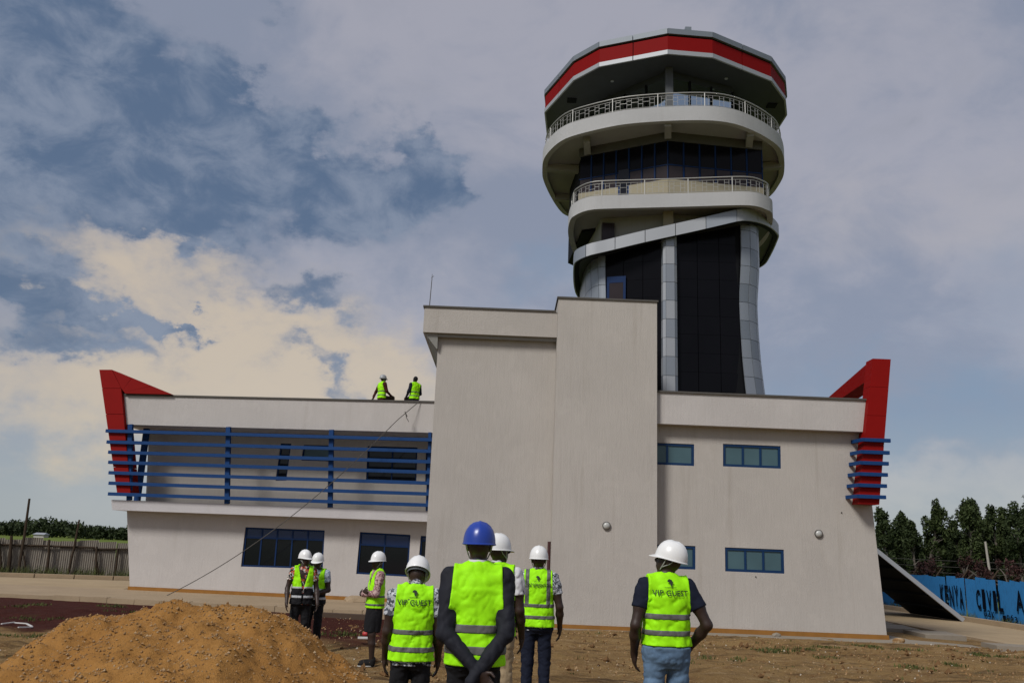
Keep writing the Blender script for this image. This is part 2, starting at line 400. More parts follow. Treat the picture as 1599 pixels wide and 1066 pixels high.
# ------------------------------------------------------------------ terminal building
term = empty('terminal_building', (0, 27, 0)); tag(term, 'cream two-storey terminal building with blue windows, red corner fins and blue louvres', 'building')
def V(*a): return Vector(a)
PL = V(-14.05, 31.2, 0); PR = V(-1.6, 29.9, 0); LU = (PR - PL).normalized(); LN = V(-LU.y, LU.x, 0)   # LN points back
def LW(s, t, z): return PL + LU * s + LN * t + V(0, 0, z)
def on_left(px, py, t):
    d = ray(px, py); o = PL + LN * t; k = (o - CAMP).dot(LN) / d.dot(LN); p = CAMP + d * k; q = p - PL
    return q.dot(LU), p.z
def RW(x, t, z): return V(x, 26 + t, z)
def on_right(px, py, Y=26): p = atY(px, py, Y); return p.x, p.z

def wall_panel(name, outer, holes, T, thick, mat, parent, back=True):
    """upright wall with real openings; outer/holes: lists of (s,z); T(s,t,z) to world, t grows into the building"""
    bm = B(); loops = [[Vector((p[0], p[1], 0)) for p in outer]] + [[Vector((p[0], p[1], 0)) for p in h] for h in holes]
    tri = tessellate_polygon(loops); flat = [p for l in loops for p in l]
    vf = [bm.verts.new(T(p.x, 0, p.y)) for p in flat]; vb = [bm.verts.new(T(p.x, thick, p.y)) for p in flat]
    for a, b_, c in tri:
        try: bm.faces.new((vf[a], vf[b_], vf[c]))
        except ValueError: pass
        if back:
            try: bm.faces.new((vb[c], vb[b_], vb[a]))
            except ValueError: pass
    k = 0
    for l in loops:
        n = len(l)
        for i in range(n):
            a, b_ = k + i, k + (i + 1) % n
            bm.faces.new((vf[a], vf[b_], vb[b_], vb[a]))
        k += n
    bmesh.ops.recalc_face_normals(bm, faces=bm.faces)
    return obj(name, bm, mat, parent)
def lerp2(q, u, v):
    (a, b_, c, d) = [Vector((p[0], p[1])) for p in q]      # BL, BR, TR, TL
    return (a * (1 - u) + b_ * u) * (1 - v) + (d * (1 - u) + c * u) * v
def window(q, T, cols, transom=None, fm=M_BLUE, gm=M_WGLASS, fw=.055, t0=.05, top_mat=None, parent=None, label=None):
    """q = BL,BR,TR,TL in wall coordinates; frame, mullions and panes as separate meshes"""
    parent = parent or term
    def P(u, v, t): p = lerp2(q, u, v); return T(p.x, t, p.y)
    bm = B()
    w = (Vector(q[1]) - Vector(q[0])).length; h = (Vector(q[3]) - Vector(q[0])).length; fu, fv = fw / w, fw / h
    def bar(bm, u0, u1, v0, v1, a=t0, b_=t0 + .06):
        hexa(bm, [P(u0, v0, a), P(u1, v0, a), P(u1, v0, b_), P(u0, v0, b_), P(u0, v1, a), P(u1, v1, a), P(u1, v1, b_), P(u0, v1, b_)])
    bar(bm, 0, 1, 0, fv); bar(bm, 0, 1, 1 - fv, 1); bar(bm, 0, fu, fv, 1 - fv); bar(bm, 1 - fu, 1, fv, 1 - fv)
    win = obj('window', bm, fm, parent)
    if label: win['label'] = label
    us = [fu + (1 - 2 * fu) * i / cols for i in range(cols + 1)]
    vs = [fv] + ([transom] if transom else []) + [1 - fv]
    if transom:
        bm = B(); bar(bm, fu, 1 - fu, transom - fv * .4, transom + fv * .4, t0 + .004, t0 + .056); obj('transom', bm, fm, win)
    for i in range(1, cols):
        bm = B(); bar(bm, us[i] - fu * .42, us[i] + fu * .42, fv, 1 - fv, t0 + .008, t0 + .052); obj('mullion', bm, fm, win)
    for j in range(len(vs) - 1):
        for i in range(cols):
            bm = B(); bar(bm, us[i] + .002, us[i + 1] - .002, vs[j] + .002, vs[j + 1] - .002, t0 + .03 + .002 * random.random(), t0 + .04)
            obj('pane', bm, (top_mat if (top_mat and j == len(vs) - 2 and transom) else gm), win)
    return win
def pxquad(f, tl, tr, br, bl): return [f(*bl), f(*br), f(*tr), f(*tl)]
def square(q):
    """snap a pixel-read rectangle to true horizontals"""
    z0 = (q[0][1] + q[1][1]) / 2; z1 = (q[2][1] + q[3][1]) / 2
    return [(q[0][0], z0), (q[1][0], z0), (q[2][0], z1), (q[3][0], z1)]

# --- right wing
RB, RT = .24, 6.05; XR0, XR1b, XR1t = 3.5, 11.13, 10.80
rq = [square(pxquad(on_right, (1000, 690), (1084, 693), (1084, 727), (1000, 724))), square(pxquad(on_right, (1129, 693), (1219, 695.5), (1219.5, 730.5), (1129, 728.5))),
      square(pxquad(on_right, (1000, 849), (1086, 851.5), (1086, 888), (1000, 886))), square(pxquad(on_right, (1132, 854.5), (1224, 857), (1225, 895), (1132.5, 891.5)))]
wall_panel('wall', [(XR0, RB), (XR1b, RB), (XR1t, RT), (XR0, RT)], rq, RW, .22, M_WALL, term)
for q in rq: window(q, RW, 3 if q[0][0] > 5 else 2, None, M_RFRAME, M_FROST, .075, .02)
bm = B(); hexa(bm, [V(11.13, 26.22, RB), V(11.13, 34, RB), V(10.9, 34, RB), V(10.9, 26.22, RB), V(10.80, 26.22, RT), V(10.80, 34, RT), V(10.6, 34, RT), V(10.6, 26.22, RT)]); obj('wall', bm, M_WALL, term)
bm = B(); bx(bm, XR0, 10.6, 29.0, 29.2, RB, RT); obj('wall', bm, M_WALL, term)
bm = B(); bx(bm, XR0, 10.95, 25.68, 29.3, RT, 7.0); obj('parapet', bm, M_WALL2, term)
bm = B(); bx(bm, XR0, 10.99, 25.63, 29.35, 7.002, 7.055); obj('coping', bm, M_CAP, term)
bm = B(); hexa(bm, [V(4.2, 25.955, -.1), V(11.19, 25.955, -.1), V(11.19, 33, -.1), V(4.2, 33, -.1), V(4.2, 25.955, RB - .003), V(11.17, 25.955, RB - .003), V(11.17, 33, RB - .003), V(4.2, 33, RB - .003)]); obj('plinth', bm, M_OCHRE, term)
# --- stair block and the lower block beside it
bm = B(); bx(bm, 1.38, 4.42, 25.5, 29.6, .22, 9.78); obj('wall', bm, M_WALL, term)
bm = B(); bx(bm, 1.34, 4.46, 25.46, 29.64, 9.782, 9.835); obj('coping', bm, M_CAP, term)
bm = B(); bx(bm, 1.34, 4.46, 25.46, 29.5, -.1, .217); obj('plinth', bm, M_OCHRE, term)
bm = B(); bx(bm, -2.30, 1.378, 26.1, 31.5, .22, 8.52); obj('wall', bm, M_WALL, term)
bm = B(); hexa(bm, [V(-2.36, 25.8, 8.53), V(1.377, 25.8, 8.53), V(1.377, 31.5, 8.53), V(-2.80, 31.5, 8.53), V(-2.80, 25.8, 9.38), V(1.377, 25.8, 9.38), V(1.377, 31.5, 9.38), V(-2.80, 31.5, 9.38)])
bm.free(); bm = B(); bx(bm, -2.76, 1.377, 25.82, 31.5, 8.62, 9.42); obj('parapet', bm, M_WALL, term)
bm = B(); hexa(bm, [V(-2.33, 25.98, 8.15), V(-2.301, 25.98, 8.15), V(-2.301, 31.5, 8.15), V(-2.33, 31.5, 8.15), V(-2.72, 25.9, 8.618), V(-2.301, 25.9, 8.618), V(-2.301, 31.5, 8.618), V(-2.72, 31.5, 8.618)]); obj('eave_bracket', bm, M_SOFFIT, term)
bm = B(); bx(bm, -2.30, 1.377, 25.93, 26.098, 8.52, 8.617); obj('eave_bracket', bm, M_SOFFIT, term)
bm = B(); bx(bm, -2.80, 1.337, 25.78, 31.54, 9.422, 9.475); obj('coping', bm, M_CAP, term)
bm = B(); bx(bm, -2.34, 1.337, 26.06, 31, -.1, .217); obj('plinth', bm, M_OCHRE, term)
p = atY(858, 845, 26.02); bm = B(); tube(bm, [(p.x, 26.03, .25), (p.x, 26.03, p.z)], .055, 10); obj('downpipe', bm, simple('maroon_pipe', (.05, .012, .012), .5), term)
# bulkhead lamps
M_LAMP = simple('lamp_cover', (.42, .42, .40), .3)
for px, py, Y in ((947, 820.5, 25.5), (1278, 833, 26)):
    p = atY(px, py, Y); bm = B()
    bmesh.ops.create_uvsphere(bm, u_segments=16, v_segments=10, radius=.105, matrix=Matrix.Translation((p.x, Y - .02, p.z)) @ Matrix.Diagonal((1, .7, 1, 1)))
    l = obj('bulkhead_lamp', bm, M_LAMP, term, True)
    bm = B(); tube(bm, [(p.x, Y - .045, p.z), (p.x, Y - .001, p.z)], .12, 20); obj('base_ring', bm, M_CAP, l)
for px, py, Y in ((1314, 800, 26), (1180, 900, 26), (493, 627, 29.95)):
    p = atY(px, py, Y)
    if px > 500:
        bm = B(); tube(bm, [(p.x, Y - .02, p.z), (p.x, Y + .01, p.z)], .018, 8); obj('wall_vent', bm, M_DARK, term)

# --- left wing
ll = lambda t: (lambda x, y: on_left(x, y, t))
LEN = (PR - PL).length
SL0 = on_left(173, 788, -.05)[0]
Ztop = 7.12; Zpb = 6.06; Zs1 = 3.37; Zs0 = 3.02; ZB = .43
TW = .55                                                    # the ground-floor wall stands back under the slab
TU = 1.35                                                   # the upper wall stands back behind the louvres
sA = on_left(198, 797, TW)[0]; sB = on_left(203, 911, TW)[0]
lq = [pxquad(ll(TW), (383, 822.5), (507, 827.5), (504, 888), (376, 884)), pxquad(ll(TW), (562, 830), (641, 834.5), (637, 900), (556, 895.5)), pxquad(ll(TW), (657, 836), (675, 837), (675, 872), (654, 870))]
TL_ = lambda s, t, z: LW(s, TW + t, z)
wall_panel('wall', [(sB, ZB), (LEN, ZB), (LEN, Zs0 + .02), (sA, Zs0 + .02)], lq, TL_, .25, M_WALL2, term)
M_BLUEP = simple('blue_transom_panel', (.006, .022, .085), .25, 0, .1, 5)
window(lq[0], TL_, 5, .74, M_DBLUE, M_WGLASS, .06, .05, M_BLUEP); window(lq[1], TL_, 2, .70, M_DBLUE, M_WGLASS, .06, .05, M_BLUEP); window(lq[2], TL_, 2, .78, M_DBLUE, M_WGLASS, .06, .05, M_BLUEP)
bm = B(); hexa(bm, [LW(sB, TW + .25, ZB), LW(sB + .25, TW + .25, ZB), LW(sB + .25, 7, ZB), LW(sB, 7, ZB), LW(sA, TW + .25, Zs0), LW(sA + .25, TW + .25, Zs0), LW(sA + .25, 7, Zs0), LW(sA, 7, Zs0)]); obj('wall', bm, M_WALL2, term)
bm = B(); hexa(bm, [LW(sB - .04, TW - .04, .1), LW(LEN, TW - .04, .1), LW(LEN, 7, .1), LW(sB - .04, 7, .1), LW(sB - .04, TW - .04, ZB - .003), LW(LEN, TW - .04, ZB - .003), LW(LEN, 7, ZB - .003), LW(sB - .04, 7, ZB - .003)]); obj('plinth', bm, M_OCHRE, term)
bm = B(); hexa(bm, [LW(SL0 + .08, -.05, Zs0), LW(LEN, -.05, Zs0), LW(LEN, 7, Zs0), LW(SL0 + .3, 7, Zs0), LW(SL0, -.08, Zs1), LW(LEN, -.08, Zs1), LW(LEN, 7, Zs1), LW(SL0 + .2, 7, Zs1)]); obj('balcony_slab', bm, M_SLAB, term)
sp0 = on_left(190, 640, 0)[0]
bm = B(); hexa(bm, [LW(sp0 - .03, 0, Zpb), LW(LEN, 0, Zpb), LW(LEN, 7, Zpb), LW(sp0 - .03, 7, Zpb), LW(sp0, 0, Ztop), LW(LEN, 0, Ztop), LW(LEN, 7, Ztop), LW(sp0, 7, Ztop)]); obj('parapet', bm, M_WALL2, term)
bm = B(); hexa(bm, [LW(sp0 - .05, -.045, Ztop + .002), LW(LEN, -.045, Ztop + .002), LW(LEN, 7.05, Ztop + .002), LW(sp0 - .05, 7.05, Ztop + .002), LW(sp0 - .05, -.045, Ztop + .055), LW(LEN, -.045, Ztop + .055), LW(LEN, 7.05, Ztop + .055), LW(sp0 - .05, 7.05, Ztop + .055)]); obj('coping', bm, M_CAP, term)
TUf = lambda s, t, z: LW(s, TU + t, z)
uq = [pxquad(ll(TU), (438, 692), (455, 692), (447, 750), (430, 750)), pxquad(ll(TU), (474, 694), (517, 695), (517, 720), (470, 718.5)), square(pxquad(ll(TU), (574, 696), (652, 698), (650, 755), (571, 753))), square(pxquad(ll(TU), (665, 700), (676, 701), (676, 756), (664, 755)))]
sU = on_left(226, 720, TU)[0]
wall_panel('wall', [(sU + .25, Zs1 - .01), (LEN, Zs1 - .01), (LEN, Zpb + .01), (sU, Zpb + .01)], uq, TUf, .25, M_WALL, term)
window(uq[0], TUf, 1, None, M_DBLUE, M_WGLASS, .05); window(uq[1], TUf, 1, None, M_DBLUE, M_FROST, .05); window(uq[2], TUf, 2, None, M_DBLUE, M_WGLASS, .06); window(uq[3], TUf, 1, None, M_DBLUE, M_WGLASS, .06)
bm = B(); hexa(bm, [LW(sU + .25, TU + .25, Zs1), LW(sU + .5, TU + .25, Zs1), LW(sU + .5, 7, Zs1), LW(sU + .25, 7, Zs1), LW(sU, TU + .25, Zpb), LW(sU + .25, TU + .25, Zpb), LW(sU + .25, 7, Zpb), LW(sU, 7, Zpb)]); obj('wall', bm, M_SLAB, term)
bm = B(); bx(bm, .3, LEN, 6.8, 7, .4, Zpb, LW); obj('wall', bm, M_WALL, term)
# louvre screen: seven blue rails on posts
scr = empty('louvre_screen', LW(0, -.2, Zs1)); scr.parent = term; scr.matrix_parent_inverse = world_mat(term).inverted()
lz = [on_left(350, y, -.2)[1] for y in (677.5, 695, 711, 727, 743.5, 760, 777)]
lx = [on_left(x, y, -.2)[0] for x, y in ((166, 672), (167.5, 689), (170, 704.5), (170, 721), (170.5, 737.5), (170.5, 754), (169.5, 771))]
for z, s0 in zip(lz, lx):
    bm = B(); beam(bm, LW(s0, -.2, z), LW(LEN, -.2, z), .10, .115); obj('rail', bm, M_BLUE, scr)
for px, pb in ((203, 201), (356.5, 354.5), (518, 516), (672, 668)):
    s, s1 = on_left(pb, 781, -.1)[0], on_left(px, 664, -.1)[0]; bm = B(); beam(bm, LW(s, -.06, Zs1 + .002), LW(s1, -.06, Zpb - .002), .16 if px < 670 else .1, .12, LN); obj('post', bm, M_BLUE, scr)
s0, s1 = on_left(215, 775, 1.0)[0], on_left(229, 672, 1.0)[0]
bm = B(); beam(bm, LW(s0, 1.0, Zs1 + .002), LW(s1, 1.0, Zpb - .002), .2, .14, LN); obj('post', bm, M_BLUE, scr)

# --- red corner fins: a slanted leg and a roof brace, built as a frame with a hole
def corner_fin(Y0, bl, br, tl, tr, depth, P, H1, H2, inner, zroof, zmin):
    f = empty('corner_fin', (tl[0] / 100, Y0, 3)); f.parent = term; f.matrix_parent_inverse = world_mat(term).inverted()
    bl, br, tl, tr = [atY(x, y, Y0) for x, y in (bl, br, tl, tr)]; zt = (tl.z + tr.z) / 2; zb = max(zmin, (bl.z + br.z) / 2)
    def X(z, k): t = (z - zb) / (zt - zb); return (bl.x + (tl.x - bl.x) * t) if k == 0 else (br.x + (tr.x - br.x) * t)
    zs = np.linspace(zb, zt, 6)
    for i in range(5):                                             # clad leg in five panels
        z0, z1 = zs[i] + .004, zs[i + 1] - .004
        bm = B(); hexa(bm, [V(X(z0, 0), Y0, z0), V(X(z0, 1), Y0, z0), V(X(z0, 1), Y0 + depth, z0), V(X(z0, 0), Y0 + depth, z0), V(X(z1, 0), Y0, z1), V(X(z1, 1), Y0, z1), V(X(z1, 1), Y0 + depth, z1), V(X(z1, 0), Y0 + depth, z1)])
        obj('cladding_panel', bm, M_RED, f)
    xi = (tr if inner else tl).x; xa, xb = min(tl.x, tr.x) + .004, max(tl.x, tr.x) - .004
    p, h1, h2 = atX(*P, xi), atX(*H1, xi), atX(*H2, xi)
    st = (p.z - zt) / (p.y - Y0); su = (h2.z - h1.z) / (h2.y - h1.y); y1 = Y0 + depth + .002
    su = min(su, st * .62)
    zu1 = h1.z + su * (y1 - h1.y); yT = Y0 + (zroof - zt) / st; yU = y1 + (zroof - zu1) / su
    yU = min(yU, yT - .35); n = 4                                  # brace down to the roof, in four panels
    for k in range(n):
        a, b_ = (k + .003) / n, (k + .997) / n
        top = lambda t: (y1 + (yT - y1) * t, zt + st * (y1 - Y0) + (zroof - zt - st * (y1 - Y0)) * t); un = lambda t: (y1 + (yU - y1) * t, zu1 + (zroof - zu1) * t)
        (ta, za), (tb, zb_) = top(a), top(b_); (ua, va), (ub, vb) = un(a), un(b_)
        bm = B(); hexa(bm, [V(xa, ua, va), V(xb, ua, va), V(xb, ub, vb), V(xa, ub, vb), V(xa, ta, za), V(xb, ta, za), V(xb, tb, zb_), V(xa, tb, zb_)]); bmesh.ops.recalc_face_normals(bm, faces=bm.faces); obj('brace_panel', bm, M_RED, f)
    return f, X
fR, XfR = corner_fin(25.45, (1341, 787), (1373, 787), (1363, 560), (1391, 560), .50, (1297, 617), (1354, 594), (1332, 607), 0, 7.058, 2.5)
for y in (687, 706, 723, 740.5, 758, 775.5):
    Y0 = 25.45; z = atY(1370, y, Y0 - .07).z; xe = atY(1390 - (y - 687) * .08, y, Y0 - .07).x; xl = XfR(z, 0) - .05
    bm = B(); beam(bm, (xl, Y0 - .06, z), (xe, Y0 - .06, z), .10, .105); l = obj('louvre', bm, M_BLUE, fR)
    bm = B(); beam(bm, (xl - .03, Y0 - .11, z), (xl - .12, 25.99, z), .07, .103); obj('louvre_return', bm, M_BLUE, l)
def fin_left():
    f = empty('corner_fin', LW(0, 0, 3)); f.parent = term; f.matrix_parent_inverse = world_mat(term).inverted()
    T0, T1 = -.16, .45; g = lambda x, y: Vector(on_left(x, y, T0)); zr = Ztop + .058
    def prism(name, poly, t0=T0, t1=T1):
        bm = B(); lo = [bm.verts.new(LW(p[0], t0, p[1])) for p in poly]; hi = [bm.verts.new(LW(p[0], t1, p[1])) for p in poly]; n = len(poly)
        bm.faces.new(lo); bm.faces.new(hi)
        for i in range(n): bm.faces.new((lo[i], lo[(i + 1) % n], hi[(i + 1) % n], hi[i]))
        bmesh.ops.recalc_face_normals(bm, faces=bm.faces); obj(name, bm, M_RED, f)
    a, b_, e = g(155, 577), g(174.5, 577), g(189, 606); k = g(159.2, 606)
    bl, br = g(183, 771), g(204, 771); bl.y = br.y = max(bl.y, Zs1 + .012)
    prism('cladding_panel', [a, b_, e + Vector((-.004, .006)), k + Vector((0, .006))])
    for i in range(4):
        u0, u1 = i / 4 + .002, (i + 1) / 4 - .002; prism('cladding_panel', [k.lerp(bl, u0), e.lerp(br, u0), e.lerp(br, u1), k.lerp(bl, u1)])
    en = Vector(on_left(281, 615, T1)); en.y = zr; h2 = Vector(on_left(209, 614, T1)); h2.y = zr
    for i in range(3):                                             # brace falling to the roof behind the parapet line
        u0, u1 = i / 3 + (.003 if i else .006), (i + 1) / 3 - .003
        top = lambda u: b_.lerp(en, u); un = lambda u: e.lerp(h2, min(1, u * 1.0)) if u <= 1 else h2
        q = [top(u0), top(u1), un(u1) if i < 2 else Vector((en.x - .35, zr)), un(u0)] if i < 2 else [top(u0), top(u1), h2, un(u0)]
        t0 = lambda: None
        prism('brace_panel', q, T0 + .02, T1 - .02) if i == 0 else prism('brace_panel', q, T0 + .021, T1 - .021)
fin_left()
# rear annexe that carries the tower's foot; mostly hidden
bm = B(); bx(bm, 8.2, 13.0, 36.5, 44, 0, 5.6); obj('rear_annexe', bm, M_WALL, term)
# leaning dark panel beside the annexe
lean = empty('leaning_canopy', (18.6, 39, 0)); tag(lean, 'dark sloping panel with grey rim leaning against the rear of the building by the path', 'canopy')
P0, P1 = V(18.95, 37.0, .07), V(18.95, 41.6, .07); _k = atY(1375, 868, 37.0); _q = .07 + (_k.z - .07) * (18.95 - 13.02) / (18.95 - _k.x); Q0, Q1 = V(13.02, 37.0, _q), V(13.02, 41.6, _q)
nrm = (P1 - P0).cross(Q0 - P0).normalized()
if nrm.z < 0: nrm = -nrm
bm = B(); hexa(bm, [P0, Q0, Q1, P1, P0 + nrm * .07, Q0 + nrm * .07, Q1 + nrm * .07, P1 + nrm * .07]); bmesh.ops.recalc_face_normals(bm, faces=bm.faces); obj('deck', bm, M_DARK, lean)
bm = B(); beam(bm, P0 + nrm * .06 + V(0, -.09, 0), Q0 + nrm * .06 + V(0, -.09, 0), .10, .17, nrm); obj('rim', bm, M_ALU2, lean)
for i in range(1, 9):
    a = P0.lerp(Q0, i / 9); b_ = P1.lerp(Q1, i / 9); bm = B(); beam(bm, a - nrm * .05, b_ - nrm * .05, .08, .1, nrm); obj('purlin', bm, M_DARK, lean)
# lightning rod on the lower block, cable, roof bits
rod = B(); a = atY(670, 484, 26.6); b_ = atY(675, 428, 26.6); tube(rod, [V(a.x, 26.6, 9.47), b_ - V(0, 0, .15), b_], [.016, .012, .006], 6)
tube(rod, [b_ - V(.02, 0, .12), b_ + V(.06, 0, -.06)], .008, 5); o = obj('lightning_rod', rod, M_CAP); tag(o, 'thin lightning rod standing on the corner of the middle block roof', 'rod')
def cable():
    a = LW(*(lambda s: (s[0], -.06, Ztop + .03))(on_left(655, 627, -.06))); c = atZ(246, 936, .16); pts = []
    for i in range(41):
        t = i / 40; p = a.lerp(c, t); p.z -= .72 * 4 * t * (1 - t); p -= LN * (.45 * min(1, t * 12) * (1 - t)); pts.append(p)
    bm = B(); tube(bm, pts, .014, 6); 
    q = pts[2]; tube(bm, [q, q + V(.05, -.02, -.16), q + V(.14, -.02, -.3)], .012, 5); tube(bm, [q + V(-.02, 0, .05), q + V(.07, -.02, -.12)], .02, 5)
    o = obj('hanging_cable', bm, M_CAP); tag(o, 'black cable hanging from the left roof edge down to the ground', 'cable')
cable()
# ------------------------------------------------------------------ control tower
tower = empty('control_tower', (6.2, 34.4, 0)); tag(tower, 'air traffic control tower with red-banded polygonal roof, glass cab and white ring balconies', 'tower')
def part(name, parent=None):
    e = empty(name, (6.2, 34.4, 8)); parent = parent or tower; e.parent = parent; e.matrix_parent_inverse = world_mat(parent).inverted(); return e
def catmull(pts, n):
    P = np.array(pts, float); m_ = len(P); out = []
    for i in range(m_):
        p0, p1, p2, p3 = P[i - 1], P[i], P[(i + 1) % m_], P[(i + 2) % m_]
        for k in range(6):
            t = k / 6; out.append(.5 * ((2 * p1) + (-p0 + p2) * t + (2 * p0 - 5 * p1 + 4 * p2 - p3) * t * t + (-p0 + 3 * p1 - 3 * p2 + p3) * t ** 3))
    Q = np.array(out); 
    for _ in range(2): Q = (np.roll(Q, 1, 0) + 2 * Q + np.roll(Q, -1, 0)) / 4
    d = np.r_[0, np.cumsum(np.linalg.norm(np.roll(Q, -1, 0) - Q, axis=1))]; Q2 = np.vstack([Q, Q[:1]])
    s = np.linspace(0, d[-1], n, endpoint=False)
    return np.stack([np.interp(s, d, Q2[:, k]) for k in range(Q.shape[1])], 1)
def inset(P, w):
    P = np.asarray(P, float); t = np.roll(P, -1, 0) - np.roll(P, 1, 0); t /= np.linalg.norm(t[:, :2], axis=1)[:, None]
    nrm = np.stack([-t[:, 1], t[:, 0]], 1); c = P[:, :2].mean(0)
    if ((c - P[:, :2]) * nrm).sum() < 0: nrm = -nrm
    Q = P.copy(); Q[:, :2] += nrm * w; return Q
def ring(name, P, z0, z1, w, mat, parent, zf=None):
    """closed band with thickness w going inwards; zf(x) adds a slope"""
    I = inset(P, w); n = len(P); zf = zf or (lambda x: 0); v = []
    for q, dz in ((P, z0), (P, z1), (I, z1), (I, z0)): v += [(p[0], p[1], dz + zf(p[0])) for p in q]
    f = []
    for k in range(4):
        a, b_ = k * n, ((k + 1) % 4) * n
        for i in range(n): j = (i + 1) % n; f.append((a + i, a + j, b_ + j, b_ + i))
    o = from_data(name, v, f, mat, parent); bm = B(); bm.from_mesh(o.data); bmesh.ops.recalc_face_normals(bm, faces=bm.faces); bm.to_mesh(o.data); bm.free()
    return o
def plate(name, P, z0, z1, mat, parent, zf=None):
    zf = zf or (lambda x: 0); bm = B(); lo = [bm.verts.new((p[0], p[1], z0 + zf(p[0]))) for p in P]; hi = [bm.verts.new((p[0], p[1], z1 + zf(p[0]))) for p in P]
    bm.faces.new(lo); bm.faces.new(hi); n = len(P)
    for i in range(n): bm.faces.new((lo[i], lo[(i + 1) % n], hi[(i + 1) % n], hi[i]))
    bmesh.ops.recalc_face_normals(bm, faces=bm.faces); return obj(name, bm, mat, parent)
def sm(o):
    """smooth the round sides only"""
    o.data.polygons.foreach_set('use_smooth', [True] * len(o.data.polygons)); o.data.set_sharp_from_angle(angle=R_(35)); return o

A_px = [(889.9,338.9),(875.2,330),(859.7,306.7),(848.4,281.3),(846.8,267.3),(848.4,250.4),(858,235.6),(875,220.8),(896.3,211.7),(938.5,201),(980.7,193.4),(1040,189),(1093,187.7),(1128.5,189.9),(1156.7,196.2),(1184.8,208),(1206,220.8),(1218.6,232),(1224.2,247.6),(1225,261.6),(1222.8,277),(1213,294),(1204.5,304.6)]
ZA = atY(846.8, 267.3, 34.7).z
PA = [tuple(atZ(x, y, ZA)[:2]) for x, y in A_px] + [(11.2, 37.6), (10.2, 39.6), (8.2, 40.9), (5.9, 41.1), (3.9, 40.6)]
PA = catmull(PA, 120)
ZC_ = atY(850.6, 176, 35.2).z
crown_px = [(850.6,176),(895.6,126),(935.7,104.6),(1042.7,84.6),(1113,90.5),(1204.5,127),(1226.3,157),(1228.5,180)]
PC = [tuple(atZ(x, y, ZC_)[:2]) for x, y in crown_px] + [(11.75, 36.2), (10.6, 38.6), (8.6, 40.0), (5.2, 40.3), (2.7, 39.3), (1.3, 37.6)]
B_px = [(890.6,343),(895.5,338),(906.7,331.8),(922,327.6),(943,326),(1010,324.2),(1080,322.4),(1125,321),(1162,320.3),(1182,322),(1196,327),(1207.3,336)]
ZBb = atY(943, 326, 30.3).z
PB = [tuple(atZ(x, y, ZBb)[:2]) for x, y in B_px] + [(10.1, 32.5), (10.0, 34.5), (9.2, 36.6), (7.2, 37.8), (4.8, 37.6), (3.0, 36.6), (2.35, 34.6), (2.08, 32.8)]
PB = catmull(PB, 110)
C_px = [(895.2,415),(906.7,404.3),(922,398),(944.7,393),(1006.7,378),(1080,362),(1125.7,351.5),(1152.4,345.2),(1162.3,344.2),(1177.8,345.9),(1191.9,349.4),(1207,357),(1215.8,367),(1215.8,372),(1203,400)]
SLC = .225; c1 = atY(1152.4, 345.2, 29.75); aC = c1.z - SLC * c1.x
def atS(x, y): d = ray(x, y); k = (aC - CAMZ) / (d.z - SLC * d.x); return CAMP + d * k
PCc = [tuple(atS(x, y)[:2]) for x, y in C_px] + [(11.0, 36.8), (9.4, 38.0), (6.5, 38.4), (3.9, 38.0), (2.75, 36.2)]
PCc = catmull(PCc, 110)

def railing(name, P, z, h, step_, skip=None):
    rl = part(name); I = inset(P, .12); n = len(I); L_ = np.r_[0, np.cumsum(np.linalg.norm(np.roll(I, -1, 0) - I, axis=1))]; I2 = np.vstack([I, I[:1]])
    def at(s): s %= L_[-1]; return V(np.interp(s, L_, I2[:, 0]), np.interp(s, L_, I2[:, 1]), z)
    ss = np.linspace(0, L_[-1], 140)
    bm = B(); tube(bm, [at(s) + V(0, 0, h) for s in ss], .024, 8, False); obj('top_rail', bm, M_STEEL, rl, True)
    bm = B(); tube(bm, [at(s) + V(0, 0, .09) for s in ss], .010, 6, False); obj('bottom_rail', bm, M_STEEL, rl, True)
    bm = B(); tube(bm, [at(s) + V(0, 0, h - .11) for s in ss], .010, 6, False); obj('middle_rail', bm, M_STEEL, rl, True)
    k = 0; s = 0; nb = int(L_[-1] / step_); st = L_[-1] / nb
    for i in range(nb):
        s = i * st; 
        if at(s).y > 38.2: continue
        if i % 4 == 0:
            bm = B(); tube(bm, [at(s), at(s) + V(0, 0, h)], .020, 8); obj('post', bm, M_STEEL, rl)
        bm = B(); a, b_ = at(s + st * .3), at(s + st * .7)
        for q in (a, b_): beam(bm, q + V(0, 0, .09), q + V(0, 0, h - .11), .012, .012, LN)
        m2 = at(s + st)
        for zz in (.26, .42): beam(bm, a + V(0, 0, zz), b_ + V(0, 0, zz), .010, .010)
        if i % 4 != 3: beam(bm, b_ + V(0, 0, .34), m2 + V(0, 0, .34), .010, .010); beam(bm, m2 + V(0, 0, .34), at(s + st * 1.3) + V(0, 0, .34), .010, .010)
        obj('baluster_panel', bm, M_STEEL, rl)
    return rl

# --- upper gallery (A)
hA = .60
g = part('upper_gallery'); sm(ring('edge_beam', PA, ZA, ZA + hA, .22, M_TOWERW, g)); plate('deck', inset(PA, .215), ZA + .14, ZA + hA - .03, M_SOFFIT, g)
railing('upper_railing', PA, ZA + hA, .62, .44)
